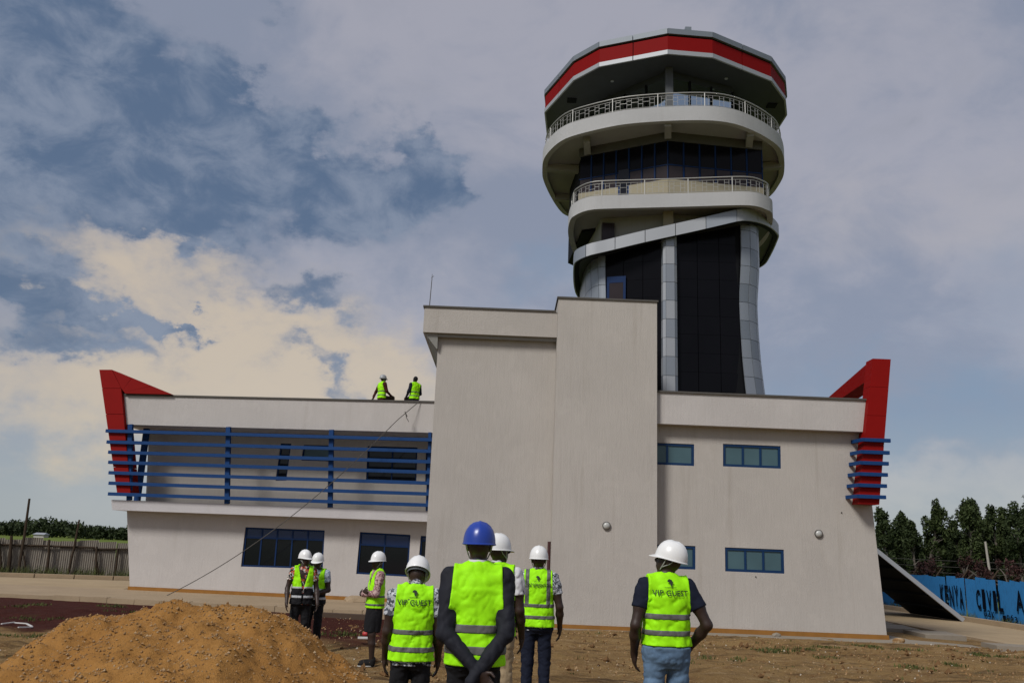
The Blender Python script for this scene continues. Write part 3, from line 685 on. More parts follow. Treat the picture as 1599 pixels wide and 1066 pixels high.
# --- drum between the galleries, a corner to the front
ZDt = ZA + .13
dL, dF, dR = [V(*atZ(x, y, ZDt)) for x, y in ((905, 233), (1043, 206.5), (1190, 221.5))]
ZdeckB = ZBb + .52
drum = part('observation_drum')
DP = [dL, dF, dR, V(dR.x + .15, 36.5, 0), V(8.2, 39.2, 0), V(4.4, 39.2, 0), V(dL.x - .1, 36.8, 0)]
plate('core', [(p.x, p.y) for p in (dL.lerp(V(6.2, 36, 0), .05), dF.lerp(V(6.2, 36, 0), .06), dR.lerp(V(6.2, 36, 0), .05))] + [(p.x, p.y) for p in DP[3:]], ZdeckB - .5, ZDt - .003, M_DARK, drum)
def face_pt(a, b_, u, z, off=0):
    p = a.lerp(b_, u); n_ = (b_ - a).cross(V(0, 0, 1)).normalized()
    return V(p.x + n_.x * off, p.y + n_.y * off, z)
zh0 = ZDt - .36; zg0 = atY(1043, 279.5, dF.y).z
M_GREYB = simple('grey_header', (.085, .083, .075), .7, 0, .2, 3)
for a, b_, nc in ((dL, dF, 7), (dF, dR, 6)):
    fl = (b_ - a).length
    def slab4(name, u0, u1, z0, z1, o0, o1, mat):
        bm = B(); hexa(bm, [face_pt(a, b_, u0, z0, o1), face_pt(a, b_, u1, z0, o1), face_pt(a, b_, u1, z0, o0), face_pt(a, b_, u0, z0, o0), face_pt(a, b_, u0, z1, o1), face_pt(a, b_, u1, z1, o1), face_pt(a, b_, u1, z1, o0), face_pt(a, b_, u0, z1, o0)]); return obj(name, bm, mat, drum)
    slab4('header', 0, 1, zh0 + .002, ZDt - .002, -.1, .03, M_GREYB)
    dr = (.455, .575) if a is dL else None
    if dr:
        slab4('low_wall', 0, dr[0], ZdeckB - .03, zg0, -.1, .02, M_BEIGE); slab4('low_wall', dr[1], 1, ZdeckB - .03, zg0, -.1, .02, M_BEIGE)
        d_ = slab4('door', dr[0] + .002, dr[1] - .002, ZdeckB - .03, zh0 - .9, -.05, .0, M_WGLASS)
        for u in (dr[0] + .004, dr[1] - .012): slab4('door_frame', u, u + .012, ZdeckB - .02, zg0, .001, .02, M_BLUE)
    else: slab4('low_wall', 0, 1, ZdeckB - .03, zg0, -.1, .02, M_BEIGE)
    for i in range(nc):
        u0, u1 = i / nc + .012, (i + 1) / nc - .012; zm = zg0 + .62
        slab4('pane', u0, u1, zg0 + .002, zm - .03, -.06, -.03, M_DUSK); slab4('pane', u0, u1, zm + .03, zh0 - .002, -.06, -.03, M_GLASS)  # lower panes: reflection put into the colour as a paler mauve
        slab4('mullion', u1 + .002, min(1, u1 + .018), zg0 + .003, zh0 - .003, -.06, -.01, M_DBLUE)
    slab4('transom', .0, 1, zg0 + .60, zg0 + .64, -.05, -.01, M_DBLUE)
# soffit beams under the upper gallery
for px0, py0, px1, py1 in ((916, 214, 918, 240), (1043, 190, 1043, 208), (1172, 204, 1168, 232), (848, 262, 905, 262), (862, 308, 905, 308), (1222, 258, 1190, 258)):
    a, b_ = atZ(px0, py0, ZA + .02), atZ(px1, py1, ZA + .02)
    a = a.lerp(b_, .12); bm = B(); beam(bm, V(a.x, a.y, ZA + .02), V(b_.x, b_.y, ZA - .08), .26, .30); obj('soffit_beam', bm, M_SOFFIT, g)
# --- lower gallery (B)
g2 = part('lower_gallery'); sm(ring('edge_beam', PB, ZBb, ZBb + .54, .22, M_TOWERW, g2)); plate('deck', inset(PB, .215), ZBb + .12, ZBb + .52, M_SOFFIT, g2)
railing('lower_railing', PB, ZBb + .54, .64, .40)
# --- slanted clad ring (C)
clad = part('slanted_ring'); zfC = lambda x: SLC * x
hC = .47
n = len(PCc); np_ = 26
ring('backing', inset(PCc, .03), aC + .02, aC + hC - .02, .2, M_DARK, clad, zfC)
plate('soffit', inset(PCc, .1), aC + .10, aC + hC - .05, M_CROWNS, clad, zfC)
Lc = np.r_[0, np.cumsum(np.linalg.norm(np.roll(PCc, -1, 0) - PCc, axis=1))]; P2 = np.vstack([PCc, PCc[:1]])
for i in range(np_):
    s0, s1 = Lc[-1] * i / np_ + .012, Lc[-1] * (i + 1) / np_ - .012
    qs = np.linspace(s0, s1, 6); pts = np.stack([np.interp(qs, Lc, P2[:, 0]), np.interp(qs, Lc, P2[:, 1])], 1)
    v = []
    c_ = np.array([6.2, 34.2])
    for p in pts:
        d_ = (c_ - p) / np.linalg.norm(c_ - p); q = p + d_ * .05; zz = aC + SLC * p[0]
        v += [(p[0], p[1], zz), (p[0], p[1], zz + hC), (q[0], q[1], zz + hC), (q[0], q[1], zz)]
    f = []
    for k in range(5):
        for j in range(4): f.append((k * 4 + j, k * 4 + (j + 1) % 4, k * 4 + 4 + (j + 1) % 4, k * 4 + 4 + j))
    f += [(3, 2, 1, 0), (20, 21, 22, 23)]
    o = from_data('cladding_panel', v, f, M_ALU2 if i % 5 else M_ALU, clad)
    bm = B(); bm.from_mesh(o.data); bmesh.ops.recalc_face_normals(bm, faces=bm.faces); bm.to_mesh(o.data); bm.free(); sm(o)
# --- shaft under the ring
shaft = part('shaft')
Yg = 30.55
def prof(z): return float(np.interp(z, [0, 4, 6.5, 7.6, 8.4, 9.3, 10.5, 11.6, 12.3, 13, 15], [1.3, .62, .30, .17, .08, 0, -.06, -.08, -.02, .04, .05]))
xr0 = atY(1158, 465, Yg).x; xl1 = atY(945, 440, Yg + .8).x
def col_right(u, z):
    pts = [(xr0, Yg), (xr0 + .42, Yg + .12), (xr0 + .80, Yg + .55), (xr0 + 1.0, Yg + 1.3), (xr0 + 1.05, Yg + 2.4), (xr0 + 1.0, Yg + 4.0)]
    t = u * (len(pts) - 1); i = min(int(t), len(pts) - 2); f = t - i
    P = [np.array(pts[max(0, min(len(pts) - 1, i + k))]) for k in (-1, 0, 1, 2)]
    q = .5 * ((2 * P[1]) + (-P[0] + P[2]) * f + (2 * P[0] - 5 * P[1] + 4 * P[2] - P[3]) * f * f + (-P[0] + 3 * P[1] - 3 * P[2] + P[3]) * f ** 3)
    o = prof(z); return V(q[0] + o * (1 if u > .15 else .75), q[1] - o * .25 * (1 - u), z)
def col_left(u, z):
    p = col_right(u, z); dx = p.x - xr0; return V(xl1 - dx * .62, p.y + .8, z)
def clad_grid(fn, us, zs, parent, mats, z_top=lambda x: 99):
    for j in range(len(zs) - 1):
        for i in range(len(us) - 1):
            z0, z1 = zs[j] + .008, zs[j + 1] - .008; u0, u1 = us[i] + .004, us[i + 1] - .004
            c = fn((u0 + u1) / 2, z0); lim = z_top(c.x)
            if z0 > lim - .05: continue
            z1 = min(z1, lim); v = []; f = []
            nu, nz = 4, 3
            for a in range(nz):
                for b_ in range(nu): v.append(fn(u0 + (u1 - u0) * b_ / (nu - 1), z0 + (z1 - z0) * a / (nz - 1)))
            for a in range(nz - 1):
                for b_ in range(nu - 1): f.append((a * nu + b_, a * nu + b_ + 1, (a + 1) * nu + b_ + 1, (a + 1) * nu + b_))
            # return edges
            k = len(v); cen = V(6.0, 34.5, 0)
            edge = [b_ for b_ in range(nu)] + [a * nu + nu - 1 for a in range(1, nz)] + [(nz - 1) * nu + b_ for b_ in range(nu - 2, -1, -1)] + [a * nu for a in range(nz - 2, 0, -1)]
            for e in edge: d_ = (cen - v[e]); d_.z = 0; v.append(v[e] + d_.normalized() * .04)
            for q in range(len(edge)): q2 = (q + 1) % len(edge); f.append((edge[q2], edge[q], k + q, k + q2))
            o = from_data('cladding_panel', v, f, mats[(i * 3 + j * 2 + (j // 3)) % len(mats)], parent); sm(o)
zs = [5.8 + .705 * i for i in range(14)]
lim = lambda x: aC + SLC * x + .09
cr = part('corner_column'); clad_grid(col_right, [0, .17, .34, .52, .72, 1], zs, cr, [M_ALU, M_ALU, M_ALU3, M_ALU], lim)
cl = part('corner_column'); clad_grid(col_left, [0, .2, .4, .62, 1], zs, cl, [M_ALU, M_ALU2, M_ALU], lim)
xp0, xp1 = atY(1035.5, 480, Yg - .12).x, atY(1058, 480, Yg - .12).x
def pil(u, z):
    w_ = xp1 - xp0; tap = .035 * (13 - z) / 6 * w_
    pts = [(xp0 - .02, Yg + .25), (xp0, Yg - .06), (xp0 + .1, Yg - .14), (xp1 - .1, Yg - .14), (xp1, Yg - .06), (xp1 + .02, Yg + .25)]
    t = u * 5; i = min(int(t), 4); f = t - i; q = (np.array(pts[i]) * (1 - f) + np.array(pts[i + 1]) * f); cx_ = (xp0 + xp1) / 2
    return V(cx_ + (q[0] - cx_) * (1 + .05 * (11 - z) / 5), q[1], z)
cp = part('front_pier'); clad_grid(pil, [0, .2, .4, .6, .8, 1], [z - .1 for z in zs], cp, [M_ALU, M_ALU2, M_ALU2, M_ALU], lim)
# dark core and curtain-wall panes
core = []
for z in np.linspace(-.1, 15.4, 24):
    zc = min(z, 15.4); R = [col_right(u, z) for u in np.linspace(0, 1, 9)]; Lf = [col_left(u, z) for u in np.linspace(1, 0, 9)]
    P = R + [V(8.6, 36.6, z), V(4.2, 37, z)] + Lf + [V(xp0 + .05, Yg + .3, z), V(xp1 - .05, Yg + .3, z)]
    cen = V(6, 33.6, z)
    core.append([cen + (V(p.x, p.y, z) - cen) * (1 - .12 / max(.5, (V(p.x, p.y, z) - cen).length)) for p in P])
v = [p for r in core for p in r]; n = len(core[0]); f = []
v = [V(p.x, p.y, min(p.z, lim(p.x))) for p in v]
for k in range(len(core) - 1):
    for i in range(n): j = (i + 1) % n; f.append((k * n + i, k * n + j, (k + 1) * n + j, (k + 1) * n + i))
from_data('core_wall', v, f, M_DARK, shaft)
def curtain(a, b_, cols, z0, z1, rows, lab):
    fl = (b_ - a); 
    for j in range(rows):
        for i in range(cols):
            u0, u1 = i / cols + .004, (i + 1) / cols - .004; q0, q1 = z0 + (z1 - z0) * j / rows + .004, z0 + (z1 - z0) * (j + 1) / rows - .004
            tops = [min(q1, lim((a.x + fl.x * u)) - .0) for u in (u0, u1)]
            if min(tops) < q0 + .04: continue
            jt = [random.uniform(-.004, .004) for _ in range(4)]
            n_ = fl.cross(V(0, 0, 1)).normalized()
            P = [a + fl * u0, a + fl * u1]; 
            f4 = [V(P[0].x, P[0].y, q0) + n_ * jt[0], V(P[1].x, P[1].y, q0) + n_ * jt[1], V(P[1].x, P[1].y, tops[1]) + n_ * jt[2], V(P[0].x, P[0].y, tops[0]) + n_ * jt[3]]
            bk = [p - n_ * .05 for p in f4]
            bm = B(); hexa(bm, [f4[0], f4[1], bk[1], bk[0], f4[3], f4[2], bk[2], bk[3]]); bmesh.ops.recalc_face_normals(bm, faces=bm.faces)
            mt = M_GLASS
            if lab == 'L' and i == 0 and abs(q0 - 11.2) < .36: mt = M_DUSK
            obj('pane', bm, mt, shaft)
curtain(V(xp1 - .02, Yg + .12, 0), V(xr0 + .03, Yg + .1, 0), 3, 5.2, 15.1, 14, 'R')
curtain(V(xl1 - .03, Yg + .9, 0), V(xp0 + .03, Yg + .15, 0), 3, 5.2, 15.1, 14, 'L')
# blue-framed window in the left curtain wall
p0 = atY(947.5, 466, Yg + .72); p1 = atY(977, 431, Yg + .55)
bm = B(); y0, y1 = Yg + .80, Yg + .58
def fr(bm, xa, xb, za, zb, o=0):
    g_ = lambda x: y0 + (y1 - y0) * (x - p0.x) / (p1.x - p0.x) + o - .06
    hexa(bm, [V(xa, g_(xa), za), V(xb, g_(xb), za), V(xb, g_(xb) + .05, za), V(xa, g_(xa) + .05, za), V(xa, g_(xa), zb), V(xb, g_(xb), zb), V(xb, g_(xb) + .05, zb), V(xa, g_(xa) + .05, zb)])
fr(bm, p0.x, p0.x + .09, p0.z - .5, p1.z); fr(bm, p1.x - .09, p1.x, p0.z - .5, p1.z); fr(bm, p0.x + .091, p1.x - .091, p1.z - .25, p1.z)
wf = obj('window', bm, M_DBLUE, shaft)
bm = B(); fr(bm, p0.x + .092, p1.x - .092, p0.z - .5, p1.z - .252, .01); obj('pane', bm, M_DUSK, wf)
# neck between ring and lower gallery
neck = part('neck')
NP = [V(*atY(938, 360, 31.6)), V(xp0 + .2, 30.9, 0), V(xr0 + .2, 31.0, 0), V(9.3, 33.5, 0), V(8.2, 36.4, 0), V(4.2, 36.6, 0), V(3.0, 34.4, 0)]
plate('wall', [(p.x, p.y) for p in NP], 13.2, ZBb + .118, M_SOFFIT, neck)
bm = B(); pc = atY(1044, 343, 30.6); beam(bm, V(pc.x, 30.72, 13.6), V(pc.x, 30.72, ZBb + .117), .38, .3, LN); obj('column', bm, M_BEIGE, neck)
pc = atY(942, 360, 31.4); bm = B(); bx(bm, pc.x - .05, pc.x + .42, 31.28, 31.6, pc.z - .5, pc.z + .28); obj('window', bm, M_DUSK, neck)
# --- cab and roof
cab = part('cab')
ZS = ZC_
cF, cL, cR = [V(*atZ(x, y, ZS - .02)) for x, y in ((1043, 111), (945, 154), (1143, 137))]
CP = [cF, cR, V(9.9, 35.3, 0), V(8.7, 38.2, 0), V(6.1, 39.0, 0), V(3.6, 38.2, 0), V(2.7, 35.8, 0), cL]
cc = V(6.2, 35, 0); z0, z1 = ZA + hA - .02, ZS - .25
for i in range(8):
    a, b_ = CP[i], CP[(i + 1) % 8]; a0, b0 = [V(*(cc.lerp(V(p.x, p.y, 0), .985))) for p in (a, b_)]
    a = V(a.x, a.y, 0); b_ = V(b_.x, b_.y, 0); npn = max(2, round((b_ - a).length / 1.15))
    for k in range(npn):
        u0, u1 = k / npn, (k + 1) / npn
        lo0, lo1, hi0, hi1 = a0.lerp(b0, u0), a0.lerp(b0, u1), a.lerp(b_, u0), a.lerp(b_, u1)
        def q(p0_, p1_, u, z): p = p0_.lerp(p1_, u); return V(p.x, p.y, z)
        inn = (cc - lo0).normalized() * .03
        F = [q(lo0, lo1, .04, z0), q(lo0, lo1, .96, z0), q(hi0, hi1, .96, z1), q(hi0, hi1, .04, z1)]
        bm = B(); ngon(bm, F); obj('pane', bm, M_CABG, cab)
        bm = B(); beam(bm, V(lo0.x, lo0.y, z0), V(hi0.x, hi0.y, z1), .07, .1, (cc - lo0)); obj('mullion', bm, M_DARK, cab)
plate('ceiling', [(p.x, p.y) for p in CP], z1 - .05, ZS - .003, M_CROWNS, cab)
plate('floor', [tuple(cc.lerp(V(p.x, p.y, 0), .86)[:2]) for p in CP], ZA + hA - .028, ZA + hA + .02, M_CROWNS, cab)
plate('control_desk', [tuple(cc.lerp(V(p.x, p.y, 0), .74)[:2]) for p in CP], ZA + hA + .021, ZA + hA + .45, M_CROWNS, cab)
bm = B(); beam(bm, V(cF.x + .02, cF.y - .12, ZA + hA - .02), V(cF.x + .02, cF.y - .12, ZS - .003), .30, .26, LN); obj('pillar', bm, simple('grey_pillar', (.085, .09, .095), .5, .3), tower)
roof = part('roof'); PCn = np.array(PC)
def cring(name, off, z0_, z1_, mat): return ring(name, inset(PCn, off), z0_, z1_, .3, mat, roof)
cring('backing', .06, ZS + .02, ZS + 1.1, M_DARK)
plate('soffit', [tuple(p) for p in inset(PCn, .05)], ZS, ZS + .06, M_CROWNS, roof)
plate('deck', [tuple(p) for p in inset(PCn, .2)], ZS + 1.0, ZS + 1.08, M_CROWNG, roof)
for i in range(len(PC)):
    a, b_ = V(*PC[i], 0), V(*PC[(i + 1) % len(PC)], 0); n_ = (b_ - a).cross(V(0, 0, 1)).normalized()
    if n_.dot(a - cc) < 0: n_ = -n_
    k = max(1, round((b_ - a).length / 1.35))
    for j in range(k):
        p, q = a.lerp(b_, j / k + (.006 if j else 0)), a.lerp(b_, (j + 1) / k - (.006 if j < k - 1 else 0))
        for nm, za, zb, o_, mt in (('lower_trim', 0, .185, .02, M_ALU2), ('fascia_panel', .19, .80, -.01, M_REDC), ('upper_trim', .885, 1.115, .05, M_CROWNG)):
            bm = B(); hexa(bm, [V(p.x, p.y, ZS + za) + n_ * o_, V(q.x, q.y, ZS + za) + n_ * o_, V(q.x, q.y, ZS + za) - n_ * .05, V(p.x, p.y, ZS + za) - n_ * .05, V(p.x, p.y, ZS + zb) + n_ * o_, V(q.x, q.y, ZS + zb) + n_ * o_, V(q.x, q.y, ZS + zb) - n_ * .05, V(p.x, p.y, ZS + zb) - n_ * .05])
            bmesh.ops.recalc_face_normals(bm, faces=bm.faces); obj(nm, bm, mt, roof)
p = atY(1077, 45, 31.4); bm = B(); bx(bm, p.x - .2, p.x + .05, 31.3, 31.7, ZS + 1.081, p.z + .02); obj('vent_box', bm, M_CROWNG, roof)
for px, py in ((893, 157), (1205, 165)):
    p = atZ(px, py, ZS - .01); bm = B(); bx(bm, p.x - .2, p.x + .2, p.y - .2, p.y + .2, ZS - .03, ZS - .001); obj('ceiling_hatch', bm, M_DARK, roof)
for px, py in ((956, 127), (1134, 123), (1051, 130)):
    p = atZ(px, py, ZS - .01); bm = B(); tube(bm, [V(p.x, p.y, ZS - .03), V(p.x, p.y, ZS - .001)], .07, 12); obj('downlight', bm, M_ALU2, roof)
# ------------------------------------------------------------------ people: implicit bodies meshed with surface nets
class Vol:
    def __init__(s, lo, hi, h):
        s.lo = np.array(lo, float); s.h = h; s.n = np.ceil((np.array(hi) - s.lo) / h).astype(int) + 1
        s.v = np.full(s.n, .3, np.float32)
    def block(s, lo, hi):
        a = np.clip(np.floor((np.array(lo) - s.lo) / s.h).astype(int), 0, s.n - 1); b = np.clip(np.ceil((np.array(hi) - s.lo) / s.h).astype(int) + 1, 1, s.n)
        sl = tuple(slice(int(i), int(max(i + 1, j))) for i, j in zip(a, b))
        g = [s.lo[k] + s.h * np.arange(sl[k].start, sl[k].stop, dtype=np.float32) for k in range(3)]
        return sl, np.meshgrid(*g, indexing='ij')
    def merge(s, sl, d, k):
        o = s.v[sl]
        if k > 0:
            t = np.clip(.5 + .5 * (o - d) / k, 0, 1); s.v[sl] = o * (1 - t) + d * t - k * t * (1 - t)
        else: s.v[sl] = np.minimum(o, d)
    def cap(s, p0, p1, r0, r1, k=.02):
        p0 = np.array(p0, float); p1 = np.array(p1, float); m_ = max(r0, r1) + .06
        sl, (X, Y, Z) = s.block(np.minimum(p0, p1) - m_, np.maximum(p0, p1) + m_)
        d = p1 - p0; L2 = max(1e-9, d @ d)
        t = np.clip(((X - p0[0]) * d[0] + (Y - p0[1]) * d[1] + (Z - p0[2]) * d[2]) / L2, 0, 1)
        q = np.sqrt((X - p0[0] - t * d[0]) ** 2 + (Y - p0[1] - t * d[1]) ** 2 + (Z - p0[2] - t * d[2]) ** 2) - (r0 + (r1 - r0) * t)
        s.merge(sl, q, k)
    def ell(s, c, r, Rm=None, k=.02):
        c = np.array(c, float); r = np.array(r, float); m_ = r.max() + .06
        sl, (X, Y, Z) = s.block(c - m_, c + m_); X, Y, Z = X - c[0], Y - c[1], Z - c[2]
        if Rm is not None:
            Rm = np.asarray(Rm, float); X, Y, Z = [Rm[0, i] * X + Rm[1, i] * Y + Rm[2, i] * Z for i in range(3)]
        q = np.sqrt((X / r[0]) ** 2 + (Y / r[1]) ** 2 + (Z / r[2]) ** 2); g = np.sqrt((X / r[0] ** 2) ** 2 + (Y / r[1] ** 2) ** 2 + (Z / r[2] ** 2) ** 2) + 1e-6
        s.merge(sl, q * (q - 1) / g, k)
    def loft(s, prof, grow=0, k=.02, p=2.5, shift=None):
        """stack of rounded cross-sections: (z, a, b, cy)"""
        P = np.array(prof, float); sl, (X, Y, Z) = s.block([-.5, -.5, P[0, 0] - .06], [.5, .5, P[-1, 0] + .06])
        z = Z[0, 0]; a = np.interp(z, P[:, 0], P[:, 1]) + grow; b = np.interp(z, P[:, 0], P[:, 2]) + grow; cy = np.interp(z, P[:, 0], P[:, 3])
        if shift is not None: cx_ = np.interp(z, shift[0], shift[1])
        else: cx_ = 0 * z
        q = (np.abs((X - cx_) / a) ** p + np.abs((Y - cy) / b) ** p) ** (1 / p); d = (q - 1) * np.minimum(a, b)
        d = np.maximum(d, np.maximum(P[0, 0] - grow - Z, Z - P[-1, 0] - grow)); s.merge(sl, d, k)
    def grid(s):
        return np.meshgrid(*[s.lo[k] + s.h * np.arange(s.n[k], dtype=np.float32) for k in range(3)], indexing='ij')
    def clip(s, fn): X, Y, Z = s.grid(); s.v = np.maximum(s.v, fn(X, Y, Z)); return s
    def wrinkle(s, amp, seed=0, fz=14, fx=9):
        """creased cloth: ridged lattice noise, stretched along slanting directions"""
        near = np.nonzero(np.abs(s.v) < .045); X, Y, Z = [(s.lo[k] + s.h * near[k]).astype(np.float32) for k in range(3)]; r = np.random.default_rng(seed); w = 0
        for o in range(3):
            lat = r.random((16, 16, 16)).astype(np.float32); a = r.uniform(-.7, .7); k = (1.0, 1.9, 3.3)[o]
            u = (X * math.cos(a) + Z * math.sin(a)) * fx * .62 * k + 40 + r.random() * 9; q = (Z * math.cos(a) - X * math.sin(a)) * fz * .42 * k + 40 + r.random() * 9; t = Y * fx * .5 * k + 40 + r.random() * 9
            iu, iq, it = np.floor(u).astype(int), np.floor(q).astype(int), np.floor(t).astype(int); fu, fq, ft = u - iu, q - iq, t - it
            fu, fq, ft = [g * g * (3 - 2 * g) for g in (fu, fq, ft)]; val = 0
            for du in (0, 1):
                for dq in (0, 1):
                    for dt in (0, 1): val = val + lat[(iu + du) % 16, (iq + dq) % 16, (it + dt) % 16] * (fu if du else 1 - fu) * (fq if dq else 1 - fq) * (ft if dt else 1 - ft)
            w = w + ((1 - np.abs(2 * val - 1)) ** 2.2 - .35) / k ** .8
        s.v[near] += (amp * .9 * w).astype(np.float32); return s
    def mesh(s):
        v = s.v; ins = v < 0; nx, ny, nz = v.shape
        occ = np.zeros((nx - 1, ny - 1, nz - 1), np.int8)
        for dx in (0, 1):
            for dy in (0, 1):
                for dz in (0, 1): occ += ins[dx:nx - 1 + dx, dy:ny - 1 + dy, dz:nz - 1 + dz]
        act = (occ > 0) & (occ < 8); idx = -np.ones(act.shape, int); ci = np.argwhere(act); idx[act] = np.arange(len(ci))
        acc = np.zeros((len(ci), 3)); cnt = np.zeros(len(ci)); corners = [(a, b, c) for a in (0, 1) for b in (0, 1) for c in (0, 1)]
        for a in corners:
            for ax in range(3):
                if a[ax]: continue
                b = list(a); b[ax] = 1
                va = v[ci[:, 0] + a[0], ci[:, 1] + a[1], ci[:, 2] + a[2]]; vb = v[ci[:, 0] + b[0], ci[:, 1] + b[1], ci[:, 2] + b[2]]
                sg = (va < 0) != (vb < 0); t = np.where(sg, va / np.where(sg, va - vb, 1), 0)
                p = np.tile(np.array(a, float), (len(ci), 1)); p[:, ax] += t; acc[sg] += p[sg]; cnt[sg] += 1
        P = s.lo + (ci + acc / cnt[:, None]) * s.h
        F = []
        for ax in range(3):
            sl0 = [slice(1, -1)] * 3; sl0[ax] = slice(0, -1); sl1 = list(sl0); sl1[ax] = slice(1, None)
            a, b = ins[tuple(sl0)], ins[tuple(sl1)]
            e = np.argwhere(a != b)
            if not len(e): continue
            dirn = a[e[:, 0], e[:, 1], e[:, 2]]; off = np.ones(3, int); off[ax] = 0; e = e + off
            u, w = (ax + 1) % 3, (ax + 2) % 3
            def cell(du, dw): q = e.copy(); q[:, u] -= du; q[:, w] -= dw; return idx[q[:, 0], q[:, 1], q[:, 2]]
            q = np.stack([cell(1, 1), cell(0, 1), cell(0, 0), cell(1, 0)], 1); q[~dirn] = q[~dirn][:, ::-1]; F.append(q)
        F = np.vstack(F) if F else np.zeros((0, 4), int); F = F[(F >= 0).all(1)]
        return P, F
def np_mesh(name, P, F, mat, parent=None, smooth=True, relax=0):
    if relax and len(F):
        for _ in range(relax):
            S = np.zeros_like(P); c = np.zeros(len(P))
            for a, b in ((0, 1), (1, 2), (2, 3), (3, 0)):
                np.add.at(S, F[:, a], P[F[:, b]]); np.add.at(c, F[:, a], 1); np.add.at(S, F[:, b], P[F[:, a]]); np.add.at(c, F[:, b], 1)
            P = P * .5 + .5 * S / np.maximum(c, 1)[:, None]
    me = bpy.data.meshes.new(name); me.vertices.add(len(P)); me.vertices.foreach_set('co', P.astype(np.float32).ravel())
    me.loops.add(F.size); me.loops.foreach_set('vertex_index', F.astype(np.int32).ravel()); me.polygons.add(len(F)); me.polygons.foreach_set('loop_start', np.arange(0, F.size, 4, dtype=np.int32))
    if smooth: me.polygons.foreach_set('use_smooth', np.ones(len(F), bool))
    me.update(calc_edges=True); me.validate()
    o = bpy.data.objects.new(name, me); COL.objects.link(o); me.materials.append(mat)
    if parent is not None: o.parent = parent
    return o

def fab(name, c, var=.15, scale=20, rough=.85):
    b = NB(name); n = b.noise(scale, 4); n2 = b.noise(6, 3)
    b.set(b.mix(b.math('MULTIPLY', b.math('ADD', n, n2), .5), tuple(q * (1 - var) for q in c), tuple(min(1, q * (1 + var)) for q in c)), rough, 0, .2); b.bump(b.noise(300, 2), .15, .003)
    return b.m
M_SKIN = NB('skin'); M_SKIN.set(M_SKIN.mix(M_SKIN.noise(14, 4), (.020, .0105, .0075), (.045, .024, .017)), .5, 0, .4); M_SKIN = M_SKIN.m
M_LIME = fab('lime_vest', (.33, .86, .004), .22, 7, .7)
M_TAPE = fab('reflective_tape', (.115, .115, .11), .12, 30, .45)
M_TAPEL = fab('silver_tape', (.42, .43, .44), .12, 30, .4)
M_BLK = fab('black_cloth', (.010, .010, .012), .3, 20)
M_NAVY = fab('navy_cloth', (.008, .011, .024), .3, 20)
M_JEAN = NB('jeans'); _n = M_JEAN.noise(9, 5, .6, M_JEAN.co((1, 1, .5))); M_JEAN.set(M_JEAN.mix(_n, (.040, .078, .14), (.16, .25, .37)), .85, 0, .2).bump(M_JEAN.noise(220, 2), .2, .003); M_JEAN = M_JEAN.m
M_KHAKI = fab('khaki_cloth', (.33, .25, .155), .15)
M_WHITEC = fab('white_cotton', (.58, .57, .60), .1)
M_HELM = simple('white_helmet', (.74, .74, .73), .28, 0, .03, 5)
M_HBLUE = simple('blue_helmet', (.014, .045, .30), .3, 0, .08, 5)
M_STRAP = simple('grey_strap', (.30, .30, .29), .7)
M_BAND = simple('grey_headband', (.09, .10, .11), .7)
M_SHOE = fab('shoe_leather', (.012, .011, .011), .3); M_SOLE = simple('white_sole', (.5, .5, .47), .7)
M_MAROON = fab('maroon_cloth', (.055, .010, .010), .3)
M_PRINT = simple('vest_print', (.012, .022, .010), .8)
def patterned(name, cols, scale, thr=.5):
    b = NB(name); c = b.vor(scale, None, 'F1', 'Color'); sp = b.N.new('ShaderNodeSeparateColor'); b.L.new(c, sp.inputs[0]); n = b.noise(scale * .7, 4, .6, None, 1.2)
    f = b.math('ADD', b.math('MULTIPLY', sp.outputs[0], .6), b.math('MULTIPLY', n, .6)); st = [(i / len(cols) + .1, c) for i, c in enumerate(cols)]
    r = b.N.new('ShaderNodeValToRGB'); b.L.new(f, r.inputs[0]); r.color_ramp.interpolation = 'CONSTANT'; e = r.color_ramp.elements
    while len(e) < len(st): e.new(.5)
    for i, (p, c) in enumerate(st): e[i].position = p; e[i].color = (*c, 1)
    b.set(r.outputs[0], .85, 0, .2); return b.m
M_PATT = patterned('black_white_print', [(.03, .03, .04), (.45, .47, .50), (.08, .09, .11), (.55, .56, .6)], 38)
M_FLOR = patterned('floral_print', [(.02, .02, .02), (.50, .47, .42), (.02, .02, .02), (.45, .07, .03), (.30, .28, .25)], 26)
M_CHECK = patterned('pale_check', [(.16, .22, .30), (.40, .45, .52), (.22, .28, .36)], 60)
M_PINK = patterned('pink_lace', [(.30, .16, .15), (.46, .32, .30), (.18, .08, .09), (.42, .28, .27)], 45)
M_EYE = simple('eye_white', (.55, .52, .48), .3); M_GLS = NB('sunglass').set((.006, .006, .007), .1).m

def rotm(ax, a): return np.array(Matrix.Rotation(a, 3, ax))
TORSO = [(.84, .150, .110, 0), (.95, .163, .118, 0), (1.08, .148, .104, .0), (1.25, .166, .112, -.005), (1.36, .176, .108, -.01), (1.42, .150, .09, -.012), (1.47, .095, .070, -.01), (1.52, .055, .058, .0)]
VEST = [(.78, .205, .155, .0), (.95, .198, .150, 0), (1.10, .186, .138, 0), (1.25, .186, .137, -.005), (1.34, .188, .130, -.01), (1.40, .180, .112, -.012), (1.44, .150, .094, -.012), (1.475, .105, .078, -.01), (1.50, .078, .07, -.005)]
AFRICA = [(-.30, .46), (-.12, .50), (.05, .47), (.14, .40), (.30, .38), (.36, .22), (.44, .06), (.58, .06), (.50, -.10), (.36, -.24), (.34, -.40), (.24, -.58), (.10, -.74), (-.02, -.72), (-.08, -.48), (-.12, -.30), (-.08, -.12), (-.20, -.02), (-.36, -.04), (-.54, .08), (-.50, .26), (-.40, .38)]

